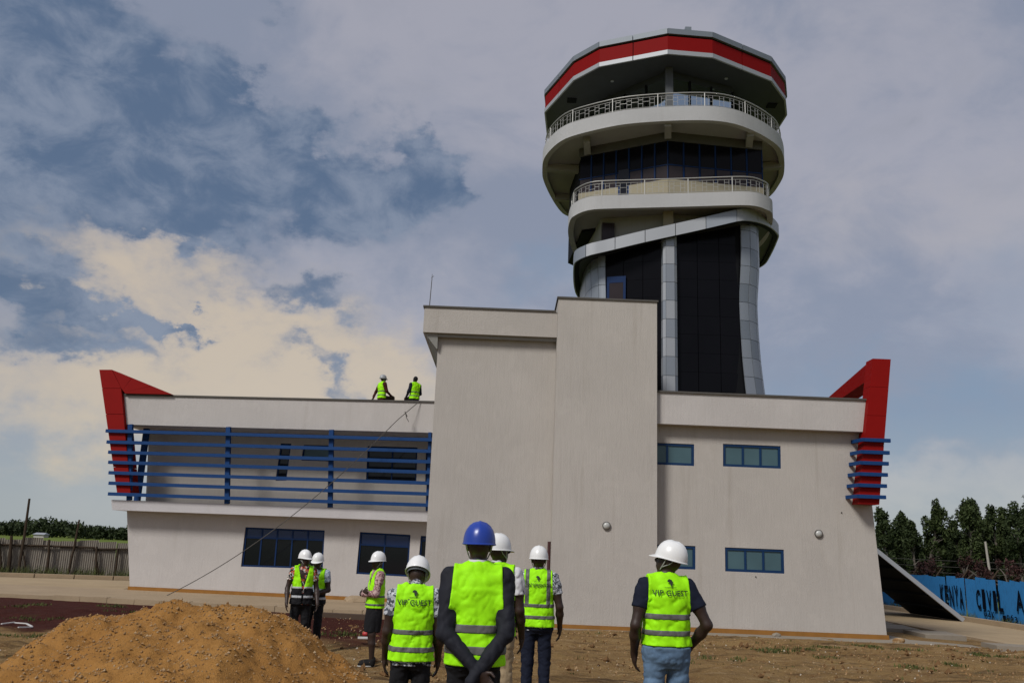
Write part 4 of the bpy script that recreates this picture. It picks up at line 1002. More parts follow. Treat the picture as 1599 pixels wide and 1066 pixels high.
def helmet(parent, c, Rh, mat, straps=True, band=False, size=1.0):
    bm = B(); NT = 36; rows = []
    def pt(th, r, z, sx=1, sy=1): return (r * .125 * math.cos(th) * sx, r * .150 * math.sin(th) * sy, z)
    prof = [(.0, .150), (.22, .1485), (.45, .138), (.66, .118), (.82, .090), (.93, .055), (.985, .02), (1.0, -.012)]
    T = lambda p: Vector(np.array(c) + Rh @ (np.array(p) * size))
    apex = bm.verts.new(T((0, 0, .152)))
    for r, z in prof[1:]:
        row = []
        for k in range(NT):
            th = 2 * math.pi * k / NT; x, y, zz = pt(th, r, z)
            ridge = .007 * math.exp(-(x / .014) ** 2) * (1 if z > .03 else 0) + .004 * math.exp(-((abs(x) - .045) / .010) ** 2) * (1 if z > .05 else 0)
            row.append(bm.verts.new(T((x, y, zz + ridge))))
        rows.append(row)
    def brim(extra, dz):
        row = []
        for k in range(NT):
            th = 2 * math.pi * k / NT; f = max(0, math.sin(th)) ** 2.2; x, y, _ = pt(th, 1, 0); e = (extra if extra > 0 else 0) * (.16 + f * 1.0)
            L_ = math.hypot(x, y); row.append(bm.verts.new(T((x * (1 + e / L_ * .8), y * (1 + e / L_), dz - .018 * f - .004))))
        rows.append(row)
    brim(.046, -.014); brim(.047, -.020)
    row = []
    for k in range(NT): th = 2 * math.pi * k / NT; x, y, z = pt(th, .95, -.018); row.append(bm.verts.new(T((x, y, z))))
    rows.append(row)
    row = []
    for k in range(NT): th = 2 * math.pi * k / NT; x, y, z = pt(th, .80, .07); row.append(bm.verts.new(T((x, y, z))))
    rows.append(row)
    for k in range(NT): bm.faces.new((apex, rows[0][k], rows[0][(k + 1) % NT]))
    for a, b_ in zip(rows, rows[1:]):
        for k in range(NT): bm.faces.new((a[k], b_[k], b_[(k + 1) % NT], a[(k + 1) % NT]))
    bm.faces.new(rows[-1]); bmesh.ops.recalc_face_normals(bm, faces=bm.faces)
    me = bpy.data.meshes.new('hard_hat'); bm.to_mesh(me); bm.free(); h = bpy.data.objects.new('hard_hat', me); COL.objects.link(h); me.materials.append(mat); h.parent = parent; sm(h)
    if straps:
        for sx in (-1, 1):
            bm = B(); tube(bm, [T((sx * .105, .02, -.005)), T((sx * .096, .035, -.06)), T((sx * .07, .06, -.125)), T((0, .078, -.15))], .0045, 6); me = bpy.data.meshes.new('chin_strap'); bm.to_mesh(me); bm.free()
            o = bpy.data.objects.new('chin_strap', me); COL.objects.link(o); me.materials.append(M_STRAP); o.parent = h
            bm = B(); tube(bm, [T((sx * .100, -.06, -.005)), T((sx * .092, -.02, -.055)), T((sx * .082, .045, -.10))], .004, 6); me = bpy.data.meshes.new('chin_strap'); bm.to_mesh(me); bm.free()
            o = bpy.data.objects.new('chin_strap', me); COL.objects.link(o); me.materials.append(M_STRAP); o.parent = h
    if band:
        v = []; f = []
        for k in range(25):
            th = math.pi + math.pi * k / 24
            for z, r in ((-.012, .93), (-.045, .86)): v.append(tuple(T(pt(th, r, z))))
        for k in range(24): f.append((2 * k, 2 * k + 1, 2 * k + 3, 2 * k + 2))
        me = bpy.data.meshes.new('headband'); me.from_pydata(v, [], f); o = bpy.data.objects.new('headband', me); COL.objects.link(o); me.materials.append(M_BAND); o.parent = h
    return h

def hand(vol, wrist, d, side, palmn, curl=.5, k=.006, s=1.0, thumb=1):
    """d = hand direction, side = across the knuckles towards the thumb, palmn = palm normal"""
    d = np.array(d, float); d /= np.linalg.norm(d); side = np.array(side, float); side -= d * (side @ d); side /= np.linalg.norm(side); n = np.cross(d, side); 
    if n @ np.array(palmn) < 0: n = -n
    w = np.array(wrist, float)
    vol.cap(w, w + d * .03 * s, .027 * s, .026 * s, .02)
    vol.ell(w + d * .052 * s, np.array([.049, .040, .019]) * s, np.stack([d, side, n], 1), .015)
    for i, (o, L_) in enumerate(((.029, .070), (.010, .080), (-.010, .074), (-.029, .058))):
        b0 = w + d * .088 * s + side * o * s; L_ = L_ * s; c1 = curl * .75; c2 = curl * 1.6
        b1 = b0 + (d * math.cos(c1) + n * math.sin(c1)) * L_ * .5 + side * o * .12; b2 = b1 + (d * math.cos(c2) + n * math.sin(c2)) * L_ * .5
        vol.cap(b0 - d * .012 * s, b1, .0105 * s, .0092 * s, k); vol.cap(b1, b2, .0092 * s, .0078 * s, k)
    t0 = w + d * .030 * s + side * .033 * s; t1 = t0 + (d * .62 + side * .62 + n * .35) * .042 * s; t2 = t1 + (d * .93 + side * .12 + n * .35) * .034 * s
    vol.cap(t0 - side * .01, t1, .0135 * s, .0115 * s, .012); vol.cap(t1, t2, .0112 * s, .009 * s, k)

def on_vest(vest_bvh, pts, off=.004, sgn=-1):
    out = []
    for x, z in pts:
        hs = [vest_bvh.ray_cast(Vector((x + dx, sgn * 1.0, z + dz)), Vector((0, -sgn, 0)))[0] for dx, dz in ((0, 0), (.014, 0), (-.014, 0), (0, .014), (0, -.014))]
        ys_ = [h_.y * sgn for h_ in hs if h_ is not None]; y = sgn * (max(ys_) if ys_ else .1)
        out.append((x, y + sgn * off, z))
    return out
def text_mesh(txt, size, bold=.014):
    cu = bpy.data.curves.new('t', 'FONT'); cu.body = txt; cu.size = size; cu.align_x = 'CENTER'; cu.align_y = 'CENTER'; cu.offset = bold * size; cu.space_character = 1.06; cu.resolution_u = 3
    o = bpy.data.objects.new('t', cu); COL.objects.link(o); dg = bpy.context.evaluated_depsgraph_get(); me = bpy.data.meshes.new_from_object(o.evaluated_get(dg)); bpy.data.objects.remove(o); bpy.data.curves.remove(cu)
    v = [tuple(p.co) for p in me.vertices]; f = [tuple(p.vertices) for p in me.polygons]; bpy.data.meshes.remove(me); return v, f

def person(label, px, py_top, D, H, face, group, helm=M_HELM, arms=None, head_yaw=0, head_pitch=0, shirt=M_WHITEC, sleeve=.55, pants=M_BLK, tail=.80, vest='plain', text=None, hem=.80,
           vest_h=.012, skirt=False, seated=False, lean=0, stance=(.0, .0), z_ground=None, fine=False, shoes=M_SHOE, sole=None, collar=None, bands=((.90, .945), (1.06, 1.105)), open_front=False, two_tone=False, fat=1.0, tape=None, pos=None, glasses=False, band=False, hips=0, bare=False, beltz=None, loc=None):
    """local frame: faces +y, origin on the ground between the feet"""
    if loc is None:
        p = atY(px, py_top, D); loc = V(p.x, D, p.z - H - .035)
    if z_ground == 'g': loc = V(loc.x, loc.y, ground_h(loc.x, loc.y) - .004)
    sc = H / 1.75; RZ = Matrix.Rotation(face, 4, 'Z')
    root_mat = Matrix.Translation(loc) @ RZ @ Matrix.Scale(sc, 4)
    h = .0075 if fine else .0105
    lean_ = lambda z: lean * max(0, z - .95)
    tor = [(z, a * fat, b_ * fat, cy + lean_(z)) for z, a, b_, cy in TORSO]; ves = [(z if i or hem is None else hem if hem < .95 else .949, a * (.4 + .6 * fat), b_ * (.3 + .7 * fat), cy + lean_(z)) for i, (z, a, b_, cy) in enumerate(VEST)]
    ly = lean_(1.42)
    sh = {-1: np.array([-.184, -.012 + ly, 1.418]), 1: np.array([.184, -.012 + ly, 1.418])}
    arms = arms or {}
    A = {}
    for sx in (-1, 1):
        e, w, hd, sd, pn, cu = arms.get(sx, ((sx * .228, -.03, 1.10), (sx * .235, .06, .86), (sx * .03, .1, -1), (0, 1, 0), (-sx, 0, 0), .5)); A[sx] = (np.array(e, float), np.array(w, float), hd, sd, pn, cu)
    if seated: HIP = {sx: np.array([sx * .09, 0, .93]) for sx in (-1, 1)}; KN = {sx: np.array([sx * .11, .42, .93 + .02]) for sx in (-1, 1)}; AN = {sx: np.array([sx * .11, .46, .52]) for sx in (-1, 1)}
    else:
        st = {-1: stance[0], 1: stance[1]}
        HIP = {sx: np.array([sx * .088, 0, .90]) for sx in (-1, 1)}; KN = {sx: np.array([sx * .098, st[sx] * .45 + .02, .49]) for sx in (-1, 1)}; AN = {sx: np.array([sx * .105, st[sx] - .02, .09]) for sx in (-1, 1)}
    allp = np.array([q for sx in (-1, 1) for q in (A[sx][0], A[sx][1], KN[sx], AN[sx])])
    lo = np.minimum(allp.min(0), [-.3, -.25, 0]) - .18; hi = np.maximum(allp.max(0), [.3, .25, 1.75]) + .18; lo[2] = min(-.03, lo[2] if seated else -.03); hi[2] = 1.84
    # head frame
    Rh = rotm('Z', head_yaw) @ rotm('X', -head_pitch); piv = np.array([0, ly * 1.15, 1.472]); 
    def HP(x, y, z): return piv + Rh @ np.array([x, y, z - 1.50])
    vol = Vol(lo, hi, h)
    vol.loft(tor, 0, .01)
    for sx in (-1, 1):
        e, w, hd, sd, pn, cu = A[sx]
        q = .70 if sleeve > 1 else 1.0
        vol.cap(sh[sx], sh[sx] * .5 + e * .5, .044 * q, .049 * q, .04); vol.cap(sh[sx] * .5 + e * .5, e, .050 * q, .043 * q, .04); vol.cap(e, e * .65 + w * .35, .043 * q, .046 * q, .02); vol.cap(e * .65 + w * .35, w, .046 * q, .027, .02); hand(vol, w, hd, sd, pn, cu, .004, 1.0)
        vol.cap(HIP[sx], KN[sx], .082, .056, .03); vol.cap(KN[sx], KN[sx] * .65 + AN[sx] * .35, .055, .056, .02); vol.cap(KN[sx] * .65 + AN[sx] * .35, AN[sx], .056, .036, .02)
        ft = AN[sx] + np.array([0, .09, -.05]); vol.ell(ft, (.042, .12, .038), None, .03)
    vol.cap((0, ly * .95, 1.44), HP(0, .012, 1.56), .062, .056, .03)
    vol.ell(HP(0, .008, 1.662), (.076, .096, .106), Rh, .02); vol.ell(HP(0, .052, 1.60), (.054, .056, .062), Rh, .03); vol.cap(HP(0, .098, 1.655), HP(0, .116, 1.628), .010, .016, .012)
    vol.ell(HP(0, .092, 1.585), (.026, .016, .011), Rh, .008)
    for sx in (-1, 1):
        vol.ell(HP(sx * .079, .0, 1.645), (.010, .019, .031), Rh, .006); vol.ell(HP(sx * .034, .088, 1.672), (.022, .012, .009), Rh, .012)
    P, F = vol.mesh(); body = np_mesh('person', P, F, M_SKIN, None, True, 1); body.matrix_basis = root_mat
    tag(body, label, 'person', group)
    def piece(name, vv, mat, parent=body, relax=1):
        Pq, Fq = vv.mesh(); o = np_mesh(name, Pq, Fq, mat, parent, True, relax); return o
    for sx in (-1, 1):                                                  # eyes
        bm = B(); bmesh.ops.create_uvsphere(bm, u_segments=8, v_segments=6, radius=.0135, matrix=Matrix.Translation(HP(sx * .033, .087, 1.657))); me = bpy.data.meshes.new('eye'); bm.to_mesh(me); bm.free(); o = bpy.data.objects.new('eye', me); COL.objects.link(o); me.materials.append(M_EYE); o.parent = body
        bm = B(); bmesh.ops.create_uvsphere(bm, u_segments=8, v_segments=6, radius=.0075, matrix=Matrix.Translation(HP(sx * .033, .096, 1.657))); me = bpy.data.meshes.new('iris'); bm.to_mesh(me); bm.free(); o2 = bpy.data.objects.new('iris', me); COL.objects.link(o2); me.materials.append(M_GLS); o2.parent = o
    if glasses:
        bm = B()
        for sx in (-1, 1):
            bmesh.ops.create_uvsphere(bm, u_segments=12, v_segments=8, radius=1, matrix=Matrix.Translation(HP(sx * .034, .104, 1.655)) @ Matrix(Rh).to_4x4() @ Matrix.Diagonal((.03, .008, .022, 1))); tube(bm, [HP(sx * .06, .09, 1.662), HP(sx * .083, .0, 1.665)], .004, 5)
        me = bpy.data.meshes.new('sunglasses'); bm.to_mesh(me); bm.free(); o = bpy.data.objects.new('sunglasses', me); COL.objects.link(o); me.materials.append(M_GLS); o.parent = body
    def vest_vol(grow, wr=True, like=None):
        vv = Vol([-.34, -.34 + min(0, ly), .7], [.34, .34 + max(0, ly), 1.56], h if grow == 0 else h * .9) if like is None else Vol(lo, hi, h)
        vv.loft(ves, grow, .0, 2.35)
        for sx in (-1, 1):
            e = A[sx][0]; vv.cap(sh[sx] * np.array([.45, 1, 1]) + [0, 0, .022], sh[sx], .074 + grow, .086 + grow, .05); vv.cap(sh[sx], sh[sx] + (e - sh[sx]) * .5, .086 + grow, .080 + grow, .04)
        vv.cap((0, ly * .95, 1.41), (0, ly, 1.47), .108 + grow, .090 + grow, .04)
        if wr: vv.wrinkle(vest_h * 1.25, int(abs(px)) % 53, 16, 15)
        if like is not None: return vv
        vv.clip(lambda X, Y, Z: np.abs(X) - np.interp(Z, [1.02, 1.14, 1.24, 1.36, 1.48], [.40, .205, .180, .172, .165]))
        vv.clip(lambda X, Y, Z: np.sqrt((X * 1.0) ** 2 + (Y - ly - .012) ** 2) * -1 + .074 - (Z < 1.45) * 1.0)
        vv.clip(lambda X, Y, Z: ves[0][0] + .012 - Z)
        if open_front: vv.clip(lambda X, Y, Z: np.where(Y > .0, .018 + np.clip(Z - 1.12, 0, 1) * .22 - np.abs(X), -1))
        return vv
    # shirt
    vol = Vol(lo, hi, h); vol.loft([(max(z, tail) if i == 0 else z, a, b_, c) for i, (z, a, b_, c) in enumerate(tor) if z < 1.5 and (i == 0 or z > tail)], .016, .01)
    for sx in (-1, 1):
        e, w = A[sx][0], A[sx][1]
        if sleeve <= 1: vol.cap(sh[sx], sh[sx] + (e - sh[sx]) * sleeve, .070, .072, .05)
        else: vol.cap(sh[sx], e, .074, .060, .05); vol.cap(e, e + (w - e) * .90, .059, .044, .02)
    vol.cap((0, ly * .95, 1.42), (0, ly * 1.05, 1.50), .085, .068, .03)
    vol.wrinkle(vest_h * 1.25, int(abs(px)) % 53, 16, 15); 
    if sleeve <= 1:
        cuts = [(sh[sx] + (A[sx][0] - sh[sx]) * (sleeve + .02), (A[sx][0] - sh[sx]) / np.linalg.norm(A[sx][0] - sh[sx])) for sx in (-1, 1)]
        def fnc(X, Y, Z):
            o = np.full(X.shape, -1, np.float32)
            for sx, (c, d) in zip((-1, 1), cuts):
                o = np.maximum(o, np.where(np.linalg.norm(np.stack([X - c[0], Y - c[1], Z - c[2]]), axis=0) < .12, (X - c[0]) * d[0] + (Y - c[1]) * d[1] + (Z - c[2]) * d[2], -1))
            return o
        vol.clip(fnc)
    vf = vest_vol(0, True, vol); X, Y, Z = vol.grid(); arm = np.interp(Z, [1.02, 1.14, 1.24, 1.36, 1.48], [.40, .205, .180, .172, .165])
    far = np.ones(X.shape, bool)
    if sleeve > 1:
        for sx in (-1, 1):
            e, d = A[sx][0], A[sx][1] - A[sx][0]; t = np.clip(((X - e[0]) * d[0] + (Y - e[1]) * d[1] + (Z - e[2]) * d[2]) / (d @ d), 0, 1)
            far &= ((X - e[0] - t * d[0]) ** 2 + (Y - e[1] - t * d[1]) ** 2 + (Z - e[2] - t * d[2]) ** 2) > .064 ** 2
            e, d = sh[sx], A[sx][0] - sh[sx]; t = np.clip(((X - e[0]) * d[0] + (Y - e[1]) * d[1] + (Z - e[2]) * d[2]) / (d @ d), .35, 1)
            far &= ((X - e[0] - t * d[0]) ** 2 + (Y - e[1] - t * d[1]) ** 2 + (Z - e[2] - t * d[2]) ** 2) > .072 ** 2
    vol.v = np.where(far & (np.abs(X) < arm - .004) & (Z > ves[0][0] + .03) & (Z < 1.505) & ((Z < 1.45) | (np.sqrt(X ** 2 + (Y - ly - .012) ** 2) > .072)), np.maximum(vol.v, vf.v + .014), vol.v)
    shirt_o = piece('shirt' if sleeve <= 1 else 'jacket', vol, shirt)
    if collar is not None:
        vol = Vol(lo, hi, h); vol.cap((0, ly * .98 - .006, 1.49), (0, ly * 1.05 - .004, 1.525), .078, .070, 0); vol.clip(lambda X, Y, Z: np.maximum(1.492 - Z, Z - 1.532)); piece('collar', vol, collar, shirt_o)
    # legs
    if skirt:
        vol = Vol(lo, hi, h); vol.loft([(.52, .165, .13, .02), (.70, .185, .14, .01), (.90, .180, .135, 0), (1.02, .160, .12, 0)], .0, .01, 2.2); vol.wrinkle(.012, 5, 3, 14); piece('skirt', vol, pants)
    else:
        vol = Vol(lo, hi, h); vol.ell((0, 0, .93), (.178 * fat, .130 * fat, .12), None, .02); vol.loft([(.80, .12, .09, 0)] + [q_ for q_ in tor if q_[0] < 1.1], .014, .06)
        for sx in (-1, 1): vol.cap(HIP[sx], KN[sx], .100, .077, .03); vol.cap(KN[sx], AN[sx] + np.array([0, -.005, -.01]), .077, .066, .02)
        vol.wrinkle(.013, int(abs(px) * 3) % 89, 24, 14); vol.clip(lambda X, Y, Z: Z - 1.03); vf = vest_vol(0, True, vol); Z_ = vol.grid()[2]; vol.v = np.where(Z_ > ves[0][0] + .004, np.maximum(vol.v, vf.v + .016), vol.v)
        if not seated: vol.clip(lambda X, Y, Z: .055 - Z)
        piece('trousers', vol, pants)
    for sx in (-1, 1):
        vol = Vol(AN[sx] - [.12, .16, .12], AN[sx] + [.12, .28, .12], h); vol.ell(AN[sx] + [0, .085, -.045], (.052, .138, .05), None, .02); vol.cap(AN[sx] + [0, -.01, 0], AN[sx] + [0, 0, -.05], .052, .054, .02); zz = AN[sx][2] - .088; vol.clip(lambda X, Y, Z: zz - Z); s_ = piece('shoe', vol, shoes)
        if sole is not None:
            vol = Vol(AN[sx] - [.12, .16, .12], AN[sx] + [.12, .28, .12], h * .7); vol.ell(AN[sx] + [0, .085, -.06], (.057, .146, .06), None, .0); z2 = AN[sx][2] - .09; vol.clip(lambda X, Y, Z: np.maximum(z2 - Z, Z - z2 - .026)); piece('sole', vol, sole, s_, 0)
    # vest
    vv = vest_vol(0); Pv, Fv = vv.mesh(); vest_o = np_mesh('vest', Pv, Fv, M_LIME, body, True, 1)
    for (b0, b1) in bands:
        vb = vest_vol(.005); vb.clip(lambda X, Y, Z: np.maximum(b0 - Z, Z - b1)); piece('reflective_band', vb, tape or M_TAPE, vest_o, 0)
    if two_tone:
        vb = vest_vol(.003); vb.clip(lambda X, Y, Z: Z - 1.13); piece('dark_lower_panel', vb, M_BLK, vest_o, 0)
    if vest == 'braces':
        for sx in (-1, 1):
            vb = vest_vol(.005); vb.clip(lambda X, Y, Z: np.maximum(np.abs(X - sx * .125) - .023, 1.105 - Z)); piece('reflective_band', vb, M_TAPE, vest_o, 0)
    if text:
        bvh = BVHTree.FromPolygons([tuple(q) for q in Pv], [tuple(int(i) for i in q) for q in Fv])
        for txt, zc, size in text:
            v, f = text_mesh(txt, size)
            if not f: continue
            mx = max(abs(p[0]) for p in v); kx = min(1, .155 / mx)
            pts = on_vest(bvh, [(p[0] * kx, zc + p[1]) for p in v], .010)
            me = bpy.data.meshes.new('lettering'); me.from_pydata(pts, [], f); o = bpy.data.objects.new('lettering', me); COL.objects.link(o); me.materials.append(M_PRINT); o.parent = vest_o
        zl = text[0][1] + .088
        pts = on_vest(bvh, [(x * .045, zl + z * .045) for x, z in AFRICA], .014); me = bpy.data.meshes.new('emblem'); me.from_pydata(pts, [], [tuple(range(len(pts)))]); o = bpy.data.objects.new('emblem', me); COL.objects.link(o); me.materials.append(M_PRINT); o.parent = vest_o
        pts = on_vest(bvh, [(-.05, zl - .040), (.05, zl - .040), (.05, zl - .043), (-.05, zl - .043)], .007); me = bpy.data.meshes.new('emblem'); me.from_pydata(pts, [], [(0, 1, 2, 3)]); o = bpy.data.objects.new('emblem', me); COL.objects.link(o); me.materials.append(M_PRINT); o.parent = vest_o
    if not bare: helmet(body, HP(0, .0, 1.682), Rh, helm, True, band, .90)
    else:
        vol = Vol(HP(0, 0, 1.68) - .16, HP(0, 0, 1.68) + .16, h); vol.ell(HP(0, -.004, 1.675), (.082, .100, .103), Rh, 0); Rt = Rh.T; c0 = HP(0, 0, 1.68)
        vol.clip(lambda X, Y, Z: (Rt[1, 0] * (X - c0[0]) + Rt[1, 1] * (Y - c0[1])) * .8 - (Z - c0[2]) - .03); piece('hair', vol, M_BLK)
    return body, root_mat

G = 'visitors in lime vests'
# arms: (elbow, wrist, hand direction, thumb side, palm normal, curl)
hang = lambda sx, fy=0, e=.225: ((sx * e, -.035 + fy * .3, 1.10), (sx * (e + .01), .05 + fy, .86), (0, .12 + fy * .4, -1), (0, 1, 0), (-sx, 0, 0), .45)
person('person in blue hard hat and dark jacket, hands clasped behind the back', 750, 815, 6.3, 1.80, R_(2), G, M_HBLUE, fine=True, shirt=fab('dark_navy_jacket', (.013, .014, .020), .35, 14, .75), sleeve=1.5, pants=M_BLK, collar=M_WHITEC, fat=1.08, hem=.84,
       arms={-1: ((-.203, -.125, 1.05), (.035, -.215, .84), (.55, -.08, -.75), (.4, .0, .5), (0, -1, -.2), .35), 1: ((.205, -.13, 1.07), (-.035, -.245, .74), (-.5, .0, -.8), (-.3, 0, -.6), (0, 1, 0), 1.5)}, bands=((.925, .98), (1.06, 1.115)), vest_h=.010)
person('person in white shirt and khaki trousers half hidden behind the blue-helmeted one', 779, 833, 8.5, 1.78, R_(-8), G, fine=True, shirt=M_WHITEC, pants=M_KHAKI, head_yaw=R_(-38), glasses=True, tail=.78, arms={1: hang(1, .08), -1: hang(-1)}, bands=((.95, .995), (1.09, 1.135)), hem=.86)
person('person in lime vest reading VIP GUEST and printed shirt, standing left of the blue-helmeted one', 652, 864, 7.9, 1.69, R_(6), G, fine=True, shirt=M_PATT, pants=M_BLK, head_pitch=R_(28), head_yaw=R_(-10), text=[('VIP GUEST', 1.36, .066)], tail=.80, hem=.85, band=True, arms={1: hang(1, .06, .235), -1: hang(-1, .1, .225)}, fat=1.06, bands=((.94, .985), (1.085, 1.13)))
person('person in vest reading CLIENT REPRESENTATIVE with grey shoulder tapes and navy trousers', 842, 852, 10.8, 1.79, R_(-3), G, fine=True, shirt=M_PATT, pants=M_NAVY, vest='braces', text=[('CLIENT REPRESENTATIVE', 1.335, .06)], tail=.80, hem=.86, arms={1: hang(1, .05, .26), -1: hang(-1, .05, .255)}, bands=((.96, 1.0), (1.09, 1.13)), fat=1.05)
person('person in VIP GUEST vest, navy polo and blue jeans standing alone at the right', 1040, 843, 7.4, 1.77, R_(5), G, fine=True, shirt=M_NAVY, pants=M_JEAN, head_yaw=R_(64), head_pitch=R_(-14), text=[('VIP GUEST', 1.368, .060)], tail=.92, hem=.955, arms={1: ((.315, -.075, 1.13), (.225, .13, .93), (-.35, .35, -.8), (0, 1, .3), (-1, 0, 0), .5), -1: ((-.262, -.05, 1.11), (-.24, .10, .88), (.1, .3, -1), (0, 1, 0), (1, 0, 0), .5)}, bands=((1.04, 1.083), (1.165, 1.208)), fat=1.06, vest_h=.010)
wb, wm = person('person in black skirt and pink lace top with folded arms beside the ground-floor window', 592, 858, 15.0, 1.79, R_(112), G, z_ground='g', shirt=M_PINK, sleeve=1.3, pants=M_BLK, skirt=True, tail=.95, hem=.88, shoes=M_SHOE, sole=M_SOLE, open_front=True, stance=(.04, -.02), head_yaw=R_(25), arms={1: ((.235, .05, 1.12), (-.03, .20, 1.15), (-1, .05, .1), (0, 0, 1), (0, -1, 0), .4), -1: ((-.235, .06, 1.12), (.04, .23, 1.10), (1, .0, .1), (0, 0, 1), (0, -1, 0), .4)}, bands=((.93, .965), (1.06, 1.095)))
person('person in floral shirt and sunglasses, left one of the pair behind the sand heap', 477, 862, 16.4, 1.76, R_(200), G, z_ground='g', shirt=M_FLOR, pants=M_BLK, open_front=True, two_tone=True, glasses=True, hem=.82, tape=M_TAPEL, bands=((.94, .99), (1.10, 1.14)), head_yaw=R_(28), arms={1: hang(1, .1, .26), -1: hang(-1, .12, .26)})
pb, pm_ = person('person in pale checked shirt holding a paper, right of the pair behind the heap', 498, 866, 16.9, 1.76, R_(172), G, z_ground='g', shirt=M_CHECK, pants=M_BLK, open_front=True, two_tone=True, hem=.84, tape=M_TAPEL, bands=((.94, .99), (1.10, 1.14)), head_pitch=R_(8), stance=(.02, .06), arms={1: ((.25, .02, 1.12), (.05, .24, 1.05), (-.8, .5, .05), (0, .2, 1), (0, -1, -.3), .7), -1: ((-.25, .02, 1.12), (-.03, .25, 1.02), (.8, .5, 0), (0, .2, 1), (0, -1, 0), .7)})
bm = B(); c_ = pm_ @ V(.06, .34, 1.07); ax = V(.9, .1, -.5).normalized()
beam(bm, c_ - ax * .10, c_ + ax * .10, .004, .10, (0, -.5, 1)); o = obj('paper_sheet', bm, simple('pale_blue_paper', (.42, .55, .66), .7)); tag(o, 'pale blue paper held by the right one of the pair', 'paper')
# two people sitting on the left roof edge
zr = Ztop + .057
s = on_left(596, 620, .15)[0]; q = LW(s, .15, zr)
M_HGREY = simple('grey_helmet', (.30, .31, .32), .4)
person('person in grey hard hat and maroon clothes sitting on the left roof edge', 597, 586, 30, 1.70, R_(-52), 'people sitting on the roof edge', helm=M_HGREY, shirt=M_MAROON, sleeve=1.3, pants=M_MAROON, seated=True, hem=.88, head_yaw=R_(-10), loc=V(q.x, q.y, zr - .82 * 1.70 / 1.75), arms={-1: ((-.30, -.10, 1.14), (-.34, -.17, .90), (-.2, -.3, -.6), (0, 1, 0), (0, 0, -1), .2), 1: ((.235, .06, 1.14), (.16, .30, 1.02), (-.1, 1, -.1), (-1, 0, 0), (0, 0, -1), .4)}, bands=((.99, 1.03), (1.13, 1.17)))
s = on_left(647, 620, .15)[0]; q = LW(s, .15, zr)
person('bareheaded person in dark shirt sitting on the roof edge next to the middle block', 647, 589, 30, 1.70, R_(38), 'people sitting on the roof edge', shirt=M_NAVY, pants=M_BLK, seated=True, hem=.88, bare=True, sleeve=1.2, loc=V(q.x, q.y, zr - .82 * 1.70 / 1.75), arms={-1: ((-.26, .0, 1.13), (-.22, .2, .98), (.1, .9, -.2), (0, 0, 1), (1, 0, 0), .4), 1: ((.25, .02, 1.13), (.18, .26, 1.0), (-.2, 1, -.1), (0, 0, 1), (-1, 0, 0), .4)}, bands=((.99, 1.03), (1.13, 1.17)))
# ------------------------------------------------------------------ sand heap
def build_heap():
    xs = np.arange(-10.5, -.9, .045); ys = np.arange(8.2, 15.9, .05); X, Y = np.meshgrid(xs, ys); Z = gz(X, Y) - .12
    crest = [(-160, 1090), (-80, 1066), (0, 1036), (60, 1000), (110, 968), (150, 957), (190, 957), (208, 961), (250, 948), (300, 943), (325, 949), (350, 942), (400, 944), (440, 955), (480, 985), (520, 1015), (560, 1045), (600, 1072), (640, 1095)]
    C_ = [atY(x, y, 12.6) for x, y in crest]; cz = np.interp(X, [c.x for c in C_], [c.z for c in C_]) ; cz = cz - (gz(X, 12.6) - 0)
    ker = np.exp(-np.linspace(-2, 2, 13) ** 2); ker /= ker.sum(); cz = np.apply_along_axis(lambda r_: np.convolve(np.pad(r_, 6, 'edge'), ker, 'valid'), 1, cz)
    dy = Y - 12.6; fall = np.where(dy < 0, .30, .5) * (np.sqrt(dy ** 2 + .25 ** 2) - .25)
    H = np.clip(cz - fall + .10, 0, 5)
    for j in range(X.shape[0]):
        for i in range(X.shape[1]):
            if H[j, i] > 0.001:
                x, y = X[j, i], Y[j, i]; k = min(1, H[j, i] * 4)
                H[j, i] += k * (.11 * fnoise(x, y, 1.3, 2) + .07 * fnoise(x, y, 3.2, 5) + .03 * fnoise(x, y, 9, 7) + .016 * mnoise.noise(Vector((x * 17, y * 17, 1))))
    Z += H
    v = np.stack([X, Y, Z], -1).reshape(-1, 3); ny, nx = X.shape; idx = np.arange(nx * ny).reshape(ny, nx)
    f = np.stack([idx[:-1, :-1], idx[:-1, 1:], idx[1:, 1:], idx[1:, :-1]], -1).reshape(-1, 4)
    b = NB('sand'); n1 = b.noise(.9, 6, .6); n2 = b.noise(7, 6, .65); n3 = b.noise(48, 4, .7)
    c = b.mix(n1, (.26, .115, .028), (.43, .225, .068)); c = b.mix(b.math('MULTIPLY', b.step(n2, .48, .72), .6), c, (.15, .072, .022)); c = b.mix(b.math('MULTIPLY', b.step(n3, .58, .74), .6), c, (.50, .33, .15))
    b.set(c, .97, 0, .1).bump(b.math('ADD', b.math('MULTIPLY', n2, .6), n3), .9, .03)
    keep = H.reshape(-1) > .002; f = f[keep[f].any(1)]
    o = from_data('sand_heap', v, f, b.m, None, True); tag(o, 'large heap of orange gravelly sand in the left foreground', 'sand heap')
    return xs, ys, Z, H
HX, HY, HZ, HH = build_heap()
